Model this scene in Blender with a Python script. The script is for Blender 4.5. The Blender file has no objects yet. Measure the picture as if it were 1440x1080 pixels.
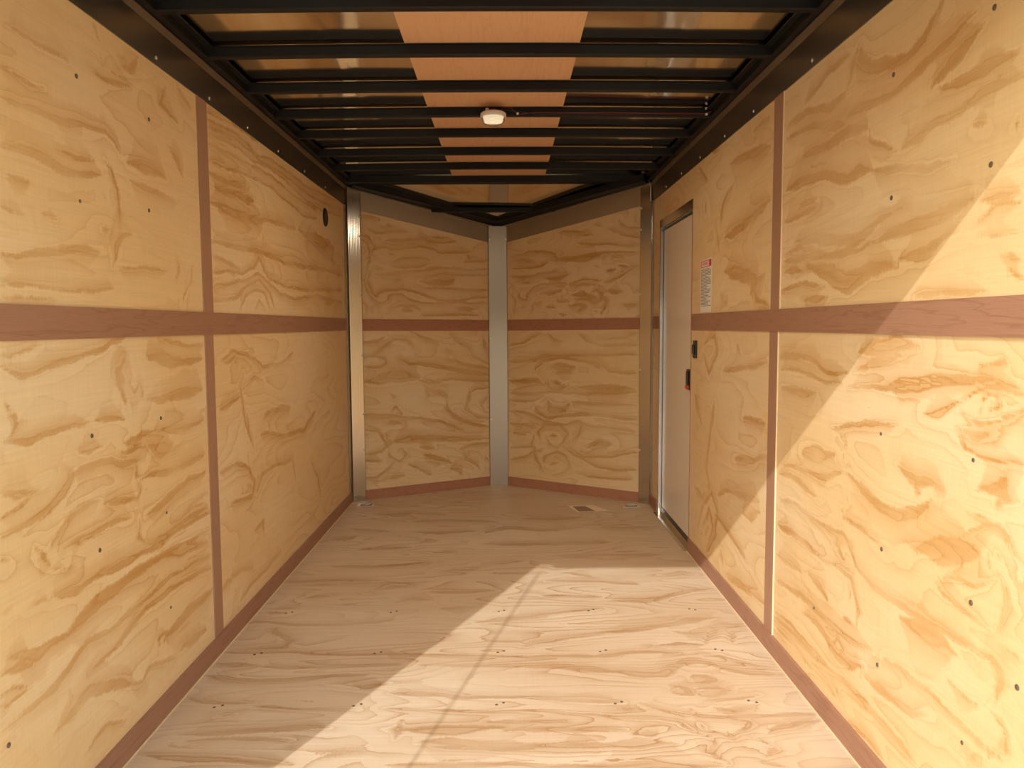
import bpy, bmesh, math
import numpy as np
from mathutils import Vector, Matrix, Euler

scene = bpy.context.scene
col = scene.collection

# ------------------------------------------------------------------ camera
F_PX, PITCH, YAW, ROLL, CAM_H = 1079.27, 0.0765, 0.0075, -0.0055, 1.2004
cam_d = bpy.data.cameras.new('camera')
cam_d.sensor_width = 36.0
cam_d.lens = 36.0 * F_PX / 1440.0
cam_d.clip_start = 0.02
cam = bpy.data.objects.new('camera', cam_d)
col.objects.link(cam)
fwd = Vector((math.sin(YAW) * math.cos(PITCH), math.cos(YAW) * math.cos(PITCH), -math.sin(PITCH)))
right = Vector((math.cos(YAW), -math.sin(YAW), 0))
up = right.cross(fwd)
r2 = right * math.cos(ROLL) + up * math.sin(ROLL)
u2 = -right * math.sin(ROLL) + up * math.cos(ROLL)
m = Matrix((r2, u2, -fwd)).transposed().to_4x4()
m.translation = (0, 0, CAM_H)
cam.matrix_world = m
scene.camera = cam

# ------------------------------------------------------------------ light
SUN_DIR = Vector((0.455, 1.0, -0.682))          # the way the sunlight travels
world = bpy.data.worlds.new('world')
scene.world = world
world.use_nodes = True
wn = world.node_tree
wn.nodes.clear()
wo = wn.nodes.new('ShaderNodeOutputWorld')
wb = wn.nodes.new('ShaderNodeBackground')
sky = wn.nodes.new('ShaderNodeTexSky')
sky.sky_type = 'NISHITA'
sky.sun_disc = False
sky.sun_elevation = math.atan2(0.682, math.hypot(0.455, 1.0))
sky.sun_rotation = math.atan2(-SUN_DIR.x, -SUN_DIR.y)
sky.air_density = 1.0
sky.dust_density = 0.4
sky.ozone_density = 0.6
wbal = wn.nodes.new('ShaderNodeMix'); wbal.data_type = 'RGBA'; wbal.blend_type = 'MULTIPLY'; wbal.inputs[0].default_value = 1.0
wn.links.new(sky.outputs[0], wbal.inputs[6]); wbal.inputs[7].default_value = (1.0, 0.79, 0.54, 1)     # the camera's warm white balance
wn.links.new(wbal.outputs[2], wb.inputs[0])
wb.inputs[1].default_value = 1.0
wn.links.new(wb.outputs[0], wo.inputs[0])
sun_d = bpy.data.lights.new('sun', 'SUN')
sun_d.energy = 3.05
sun_d.angle = math.radians(0.5)
sun_d.color = (1.0, 0.965, 0.90)
sun = bpy.data.objects.new('sun', sun_d)
col.objects.link(sun)
sun.rotation_euler = SUN_DIR.to_track_quat('-Z', 'Y').to_euler()
sun.location = (-3, -6, 5)

vs = scene.view_settings
vs.view_transform = 'Standard'
vs.look = 'None'
vs.exposure = 0.0
vs.gamma = 1.0
vs.use_curve_mapping = False
scene.cycles.max_bounces = 14
scene.cycles.diffuse_bounces = 8
scene.cycles.glossy_bounces = 6
scene.cycles.use_denoising = True

# ------------------------------------------------------------------ measures (metres)
XL, XR = -1.0652, 0.9648
Y0 = 1.08                       # rear end of the side walls
YL, YR = 5.21, 5.08             # front corners
AX, AY = -0.055, 5.75           # nose
BAND0, BAND1 = 1.1726, 1.2518   # horizontal brown band
KICK = 0.0703
COVE0, COVE1 = 1.998, 2.128
BOWZ, ROOFZ = 2.130, 2.174       # underside of the roof bows, underside of the roof skin
NOSEZ = 1.935                   # height of the wall top at the nose
DY0, DY1, DZ0, DZ1 = 3.99, 4.82, 0.0, 1.80   # side door opening

# ------------------------------------------------------------------ helpers
def finish(o, label=None, cat=None, group=None, kind=None):
    if label: o['label'] = label
    if cat: o['category'] = cat
    if group: o['group'] = group
    if kind: o['kind'] = kind
    return o

def link(name, bm, mat, parent=None, smooth=False, bevel=0.0):
    me = bpy.data.meshes.new(name)
    bmesh.ops.recalc_face_normals(bm, faces=bm.faces)
    bm.to_mesh(me); bm.free()
    if smooth:
        for p in me.polygons: p.use_smooth = True
    me.materials.append(mat)
    o = bpy.data.objects.new(name, me)
    col.objects.link(o)
    if parent is not None:
        o.parent = parent
        o.location = -parent.location       # meshes are built in world coordinates
    if bevel:
        md = o.modifiers.new('bevel', 'BEVEL'); md.width = bevel; md.segments = 2; md.limit_method = 'ANGLE'
    return o

def empty(name, loc, label, cat, group=None, kind=None):
    o = bpy.data.objects.new(name, None)
    o.empty_display_size = 0.05
    o.location = loc
    col.objects.link(o)
    return finish(o, label, cat, group, kind)

def BM(): return bmesh.new()

def box(bm, x0, x1, y0, y1, z0, z1):
    v = [bm.verts.new(p) for p in ((x0,y0,z0),(x1,y0,z0),(x1,y1,z0),(x0,y1,z0),(x0,y0,z1),(x1,y0,z1),(x1,y1,z1),(x0,y1,z1))]
    for f in ((0,1,2,3),(7,6,5,4),(0,4,5,1),(1,5,6,2),(2,6,7,3),(3,7,4,0)):
        bm.faces.new([v[i] for i in f])
    return v

def hull8(bm, lo, hi):
    """prism between two quads given in the same order"""
    a = [bm.verts.new(p) for p in lo]; b = [bm.verts.new(p) for p in hi]
    n = len(a)
    bm.faces.new(a); bm.faces.new(b[::-1])
    for i in range(n):
        bm.faces.new((a[i], a[(i+1) % n], b[(i+1) % n], b[i]))

def profile(bm, pts, p0, p1, ax, ay):
    """sweep a closed 2D profile from p0 to p1; ax, ay are the profile's axes"""
    lo = [Vector(p0) + Vector(ax) * a + Vector(ay) * b for a, b in pts]
    hi = [Vector(p1) + Vector(ax) * a + Vector(ay) * b for a, b in pts]
    hull8(bm, lo, hi)

def lathe(bm, c, prof, n=32, axis='z'):
    """prof: (radius, height) pairs, revolved about an axis through c"""
    rings = []
    for r, h in prof:
        ring = []
        for i in range(n):
            a = 2 * math.pi * i / n
            p = (r*math.cos(a), r*math.sin(a), h)
            if axis == 'x': p = (h, r*math.cos(a), r*math.sin(a))
            ring.append(bm.verts.new((c[0]+p[0], c[1]+p[1], c[2]+p[2])))
        rings.append(ring)
    for a, b in zip(rings, rings[1:]):
        for i in range(n):
            bm.faces.new((a[i], a[(i+1) % n], b[(i+1) % n], b[i]))
    bm.faces.new(rings[0][::-1]); bm.faces.new(rings[-1])

def tube(bm, pts, r, n=8):
    pts = [Vector(p) for p in pts]
    rings = []
    for i, p in enumerate(pts):
        t = (pts[min(i+1, len(pts)-1)] - pts[max(i-1, 0)]).normalized()
        a = t.orthogonal().normalized(); b = t.cross(a)
        if rings:
            a = (pa - t * pa.dot(t)).normalized(); b = t.cross(a)
        pa = a
        rings.append([bm.verts.new(p + a*r*math.cos(2*math.pi*k/n) + b*r*math.sin(2*math.pi*k/n)) for k in range(n)])
    for a, b in zip(rings, rings[1:]):
        for i in range(n):
            bm.faces.new((a[i], a[(i+1) % n], b[(i+1) % n], b[i]))
    bm.faces.new(rings[0][::-1]); bm.faces.new(rings[-1])

# ------------------------------------------------------------------ materials
def new_mat(name):
    mt = bpy.data.materials.new(name); mt.use_nodes = True
    nt = mt.node_tree
    return mt, nt, nt.nodes['Principled BSDF']

class G:
    """tiny node-graph writer"""
    def __init__(s, nt): s.nt = nt
    def n(s, t, **kw):
        x = s.nt.nodes.new(t)
        for k, v in kw.items(): setattr(x, k, v)
        return x
    def put(s, sock, v):
        if isinstance(v, bpy.types.NodeSocket): s.nt.links.new(v, sock)
        else: sock.default_value = v
    def m(s, op, a, b=0.0, c=0.0, clamp=False):
        x = s.n('ShaderNodeMath', operation=op, use_clamp=clamp)
        s.put(x.inputs[0], a); s.put(x.inputs[1], b); s.put(x.inputs[2], c)
        return x.outputs[0]
    def scale(s, v, k):
        x = s.n('ShaderNodeVectorMath', operation='MULTIPLY'); s.put(x.inputs[0], v); x.inputs[1].default_value = k
        return x.outputs[0]
    def noise(s, v, detail=2.0, rough=0.5, dist=0.0, scale=1.0):
        x = s.n('ShaderNodeTexNoise'); s.put(x.inputs['Vector'], v)
        x.inputs['Scale'].default_value = scale; x.inputs['Detail'].default_value = detail
        x.inputs['Roughness'].default_value = rough; x.inputs['Distortion'].default_value = dist
        return x.outputs[0]
    def ss(s, v, a, b):
        x = s.n('ShaderNodeMapRange', interpolation_type='SMOOTHSTEP')
        s.put(x.inputs[0], v); x.inputs[1].default_value = a; x.inputs[2].default_value = b
        return x.outputs[0]
    def mix(s, f, a, b, mode='MIX'):
        x = s.n('ShaderNodeMix', data_type='RGBA', blend_type=mode, clamp_factor=True)
        s.put(x.inputs['Factor'], f)
        for k, v in (('A', a), ('B', b)):
            sk = [i for i in x.inputs if i.identifier == k + '_Color'][0]
            s.put(sk, v if isinstance(v, bpy.types.NodeSocket) else (*v, 1.0))
        return [o for o in x.outputs if o.identifier == 'Result_Color'][0]

def ply_mat(name, light, dark, pale, ring=0.55, streak=1.0, rough=0.5, ringn=6.0, stretch=(0.9, 3.4), check=0.05, fibre=0.10):
    """rotary-cut pine plywood; the vertex attributes gp (along grain, across grain, sheet) and
    streak (big hand-placed latewood flames) drive it"""
    mt, nt, b = new_mat(name); g = G(nt)
    at = g.n('ShaderNodeAttribute', attribute_name='gp').outputs['Vector']
    st = g.n('ShaderNodeAttribute', attribute_name='streak').outputs['Fac']
    ha = g.n('ShaderNodeAttribute', attribute_name='halo').outputs['Fac']
    gl = g.n('ShaderNodeAttribute', attribute_name='glow').outputs['Fac']
    warp = g.n('ShaderNodeVectorMath', operation='ADD')
    g.put(warp.inputs[0], at)
    wv = g.n('ShaderNodeTexNoise'); g.put(wv.inputs['Vector'], g.scale(at, (3.0, 7.0, 3.0))); wv.inputs['Scale'].default_value = 1; wv.inputs['Detail'].default_value = 3
    ws = g.n('ShaderNodeVectorMath', operation='MULTIPLY_ADD')
    g.put(ws.inputs[0], wv.outputs['Color']); ws.inputs[1].default_value = (0.10, 0.05, 0); ws.inputs[2].default_value = (-0.05, -0.025, 0)
    g.put(warp.inputs[1], ws.outputs[0])
    P = warp.outputs[0]
    rag = g.noise(g.scale(at, (34, 110, 5)), 3, 0.65)
    rag2 = g.noise(g.scale(at, (140, 30, 5)), 2, 0.6)
    ragc = g.m('ADD', g.m('MULTIPLY', g.m('SUBTRACT', rag, 0.5), 0.38), g.m('MULTIPLY', g.m('SUBTRACT', rag2, 0.5), 0.24))
    # background rings: contour lines of a slow height field
    low = g.noise(g.scale(P, (stretch[0], stretch[1], 7.0)), 1.5, 0.45)
    h = g.m('ADD', g.m('MULTIPLY', low, ringn * 2.0), g.m('MULTIPLY', ragc, 0.5))
    h = g.m('ADD', h, g.m('MULTIPLY', g.m('ADD', st, gl), 0.9))
    fr = g.m('FRACT', h)
    rp = g.n('ShaderNodeValToRGB'); g.put(rp.inputs[0], fr)
    e = rp.color_ramp.elements
    e[0].position = 0.0; e[0].color = (0, 0, 0, 1)
    e[1].position = 1.0; e[1].color = (0, 0, 0, 1)
    for p, v in ((0.50, 0.06), (0.84, 0.45), (0.94, 0.95), (0.975, 1.0)):
        x = e.new(p); x.color = (v, v, v, 1)
    gate = g.ss(g.noise(g.scale(at, (1.6, 3.6, 11.0)), 2), 0.38, 0.62)
    ringv = g.m('MULTIPLY', rp.outputs[0], g.m('MULTIPLY_ADD', gate, 0.75, 0.25))
    # hand-placed flames
    t = g.m('ADD', st, ragc)
    body = g.ss(t, 0.40, 0.58)
    edge = g.m('MULTIPLY', g.ss(t, 0.38, 0.48), g.m('SUBTRACT', 1.0, g.ss(t, 0.50, 0.68)))
    soft = g.ss(g.noise(g.scale(at, (3, 9, 9)), 3, 0.6), 0.30, 0.70)
    fade = g.ss(g.noise(g.scale(at, (2.6, 5, 21)), 2, 0.5), 0.28, 0.60)
    hv = g.m('MULTIPLY', g.ss(g.m('ADD', ha, g.m('MULTIPLY', ragc, 0.9)), 0.40, 0.62), g.m('MULTIPLY', g.m('POWER', gl, 1.3), g.m('MULTIPLY_ADD', fade, 0.42, 0.20)))
    sv = g.m('ADD', g.m('MULTIPLY', body, g.m('MULTIPLY_ADD', soft, 0.30, 0.08)), g.m('MULTIPLY', edge, g.m('MULTIPLY_ADD', fade, 0.14, 0.03)))
    sv = g.m('ADD', sv, hv)
    dk = g.m('ADD', g.m('MULTIPLY', ringv, ring), g.m('MULTIPLY', sv, streak), clamp=True)
    # broad drift of tone
    drift = g.noise(g.scale(at, (1.1, 2.4, 3.0)), 2)
    base = g.mix(g.ss(drift, 0.40, 0.66), light, pale)
    c = g.mix(dk, base, dark)
    # fine fibre along the grain and lathe checks across it
    fb = g.noise(g.scale(at, (5, 190, 5)), 3, 0.6)
    ck = g.noise(g.scale(at, (230, 5, 5)), 2, 0.6)
    k = g.m('ADD', g.m('MULTIPLY', g.m('SUBTRACT', fb, 0.5), fibre * 2), g.m('MULTIPLY', g.m('SUBTRACT', ck, 0.5), check * 2))
    k = g.m('ADD', k, 1.0)
    cm = g.n('ShaderNodeCombineColor'); [g.put(cm.inputs[i], k) for i in range(3)]
    c = g.mix(1.0, c, cm.outputs[0], 'MULTIPLY')
    g.put(b.inputs['Base Color'], c)
    b.inputs['Roughness'].default_value = rough
    b.inputs['Specular IOR Level'].default_value = 0.35
    bp = g.n('ShaderNodeBump'); bp.inputs['Strength'].default_value = 0.12; bp.inputs['Distance'].default_value = 0.002
    g.put(bp.inputs['Height'], fb); g.put(b.inputs['Normal'], bp.outputs[0])
    return mt

def wood_mat(name, a, bcol, axis='y', rough=0.5, k=1.0):
    """reddish luan / hardwood; grain runs along the given world axis"""
    mt, nt, b = new_mat(name); g = G(nt)
    tc = g.n('ShaderNodeTexCoord').outputs['Object']
    s = {'x': (1.6, 22, 22), 'y': (22, 1.6, 22), 'z': (22, 22, 1.6)}[axis]
    f = {'x': (12, 420, 420), 'y': (420, 12, 420), 'z': (420, 420, 12)}[axis]
    lo = g.noise(g.scale(tc, s), 3, 0.5, 0.6)
    fr = g.m('FRACT', g.m('MULTIPLY', lo, 5.0))
    vein = g.m('MULTIPLY', g.ss(fr, 0.72, 0.95), g.m('SUBTRACT', 1.0, g.ss(fr, 0.95, 1.0)))
    fb = g.noise(g.scale(tc, f), 2, 0.6)
    d = g.m('ADD', g.m('MULTIPLY', vein, 0.65 * k), g.m('MULTIPLY', g.ss(fb, 0.45, 0.75), 0.35), clamp=True)
    c = g.mix(d, a, bcol)
    g.put(b.inputs['Base Color'], c)
    b.inputs['Roughness'].default_value = rough
    b.inputs['Specular IOR Level'].default_value = 0.3
    return mt

def plain(name, c, rough=0.5, metal=0.0, spec=0.5, bump=0.0, bscale=(40, 40, 40), vary=0.0):
    mt, nt, b = new_mat(name); g = G(nt)
    b.inputs['Base Color'].default_value = (*c, 1)
    b.inputs['Roughness'].default_value = rough
    b.inputs['Metallic'].default_value = metal
    b.inputs['Specular IOR Level'].default_value = spec
    tc = g.n('ShaderNodeTexCoord').outputs['Object']
    nz = g.noise(g.scale(tc, bscale), 3)
    if vary:
        g.put(b.inputs['Base Color'], g.mix(g.m('MULTIPLY', nz, 1.0), tuple(v * (1 - vary) for v in c), tuple(min(1, v * (1 + vary)) for v in c)))
    if bump:
        bp = g.n('ShaderNodeBump'); bp.inputs['Strength'].default_value = bump; bp.inputs['Distance'].default_value = 0.002
        g.put(bp.inputs['Height'], nz); g.put(b.inputs['Normal'], bp.outputs[0])
    return mt

PINE_L, PINE_D, PINE_P = (0.755, 0.56, 0.31), (0.53, 0.285, 0.090), (0.78, 0.615, 0.39)
M_wall = ply_mat('pine_plywood_wall', PINE_L, PINE_D, PINE_P, ring=0.42, streak=0.85)
M_floor = ply_mat('pine_plywood_floor', (0.63, 0.495, 0.35), (0.43, 0.265, 0.135), (0.68, 0.56, 0.42), streak=0.75, ring=0.75, rough=0.48, ringn=8, stretch=(0.75, 4.2), check=0.03, fibre=0.12)
M_band_y = wood_mat('luan_along', (0.36, 0.195, 0.13), (0.24, 0.11, 0.065), 'y', k=0.6)
M_band_z = wood_mat('luan_upright', (0.39, 0.225, 0.15), (0.28, 0.145, 0.09), 'z', k=0.3)
M_band_x = wood_mat('luan_across', (0.42, 0.205, 0.125), (0.29, 0.125, 0.07), 'x', k=0.6)
M_edge = plain('pale_plywood_edge', (0.80, 0.64, 0.42), 0.6, vary=0.12)
M_luan = wood_mat('orange_luan', (0.74, 0.46, 0.27), (0.60, 0.34, 0.18), 'y', rough=0.45, k=0.5)
M_black = plain('black_paint', (0.010, 0.010, 0.011), 0.48, 0.0, 0.25, bump=0.05)
M_plastic = plain('black_plastic', (0.015, 0.014, 0.013), 0.35, 0.0, 0.5, vary=0.2)
M_alu = plain('dull_aluminium', (0.58, 0.55, 0.50), 0.18, 1.0, 0.5, bump=0.03, bscale=(60, 60, 3))
M_strip = plain('satin_aluminium', (0.52, 0.47, 0.40), 0.42, 1.0, 0.5, bump=0.02)
M_nose = plain('dark_aluminium', (0.40, 0.345, 0.285), 0.36, 1.0, 0.5, bump=0.02)  # darker aluminium, used on the nose post only
M_cove = plain('rolled_aluminium', (0.36, 0.335, 0.30), 0.34, 1.0, 0.5)
M_bright = plain('bright_aluminium', (0.80, 0.80, 0.82), 0.25, 1.0, 0.5)
M_roof = plain('galvanised_roof_skin', (0.82, 0.76, 0.64), 0.10, 1.0, 0.5)
M_zinc = plain('zinc', (0.75, 0.74, 0.72), 0.35, 0.8, 0.5, vary=0.1)
M_panel = plain('beige_door_skin', (0.80, 0.74, 0.66), 0.22, 0.0, 0.5, vary=0.03, bscale=(2, 2, 2))
M_screw = plain('dark_screw_steel', (0.16, 0.12, 0.085), 0.5, 0.4, 0.5, vary=0.2)
M_white = plain('white_plastic', (0.80, 0.77, 0.72), 0.35, 0.0, 0.5, vary=0.02)
M_red = plain('red_insulation', (0.22, 0.012, 0.012), 0.4)
M_wire = plain('black_insulation', (0.02, 0.02, 0.02), 0.4)
M_red_print = plain('red_print', (0.60, 0.07, 0.05), 0.5)
M_paper = plain('white_paper', (0.80, 0.77, 0.72), 0.5)
M_ink = plain('dark_ink', (0.05, 0.045, 0.04), 0.5)
M_tan_paper = plain('pale_tan_paper', (0.86, 0.74, 0.60), 0.6, vary=0.05)
M_brown_print = plain('brown_print', (0.30, 0.19, 0.13), 0.6, vary=0.2)
M_ground = plain('gravel', (0.42, 0.38, 0.33), 0.9, vary=0.25, bscale=(30, 30, 30))
M_sky_blocker = plain('dull_sky_blocker', (0.16, 0.15, 0.14), 0.8, vary=0.2, bscale=(2, 2, 2))  # for the added wall that blocks the low sky
M_steel = plain('steel_cable', (0.12, 0.12, 0.12), 0.4, 0.9)
mt, nt, b = new_mat('lit_bulb'); M_bulb = mt
b.inputs['Emission Color'].default_value = (1.0, 0.86, 0.62, 1); b.inputs['Emission Strength'].default_value = 1.0
mt, nt, b = new_mat('clear_lens'); M_lens = mt
b.inputs['Base Color'].default_value = (0.95, 0.88, 0.74, 1); b.inputs['Roughness'].default_value = 0.12
b.inputs['Transmission Weight'].default_value = 0.7; b.inputs['IOR'].default_value = 1.4

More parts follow.
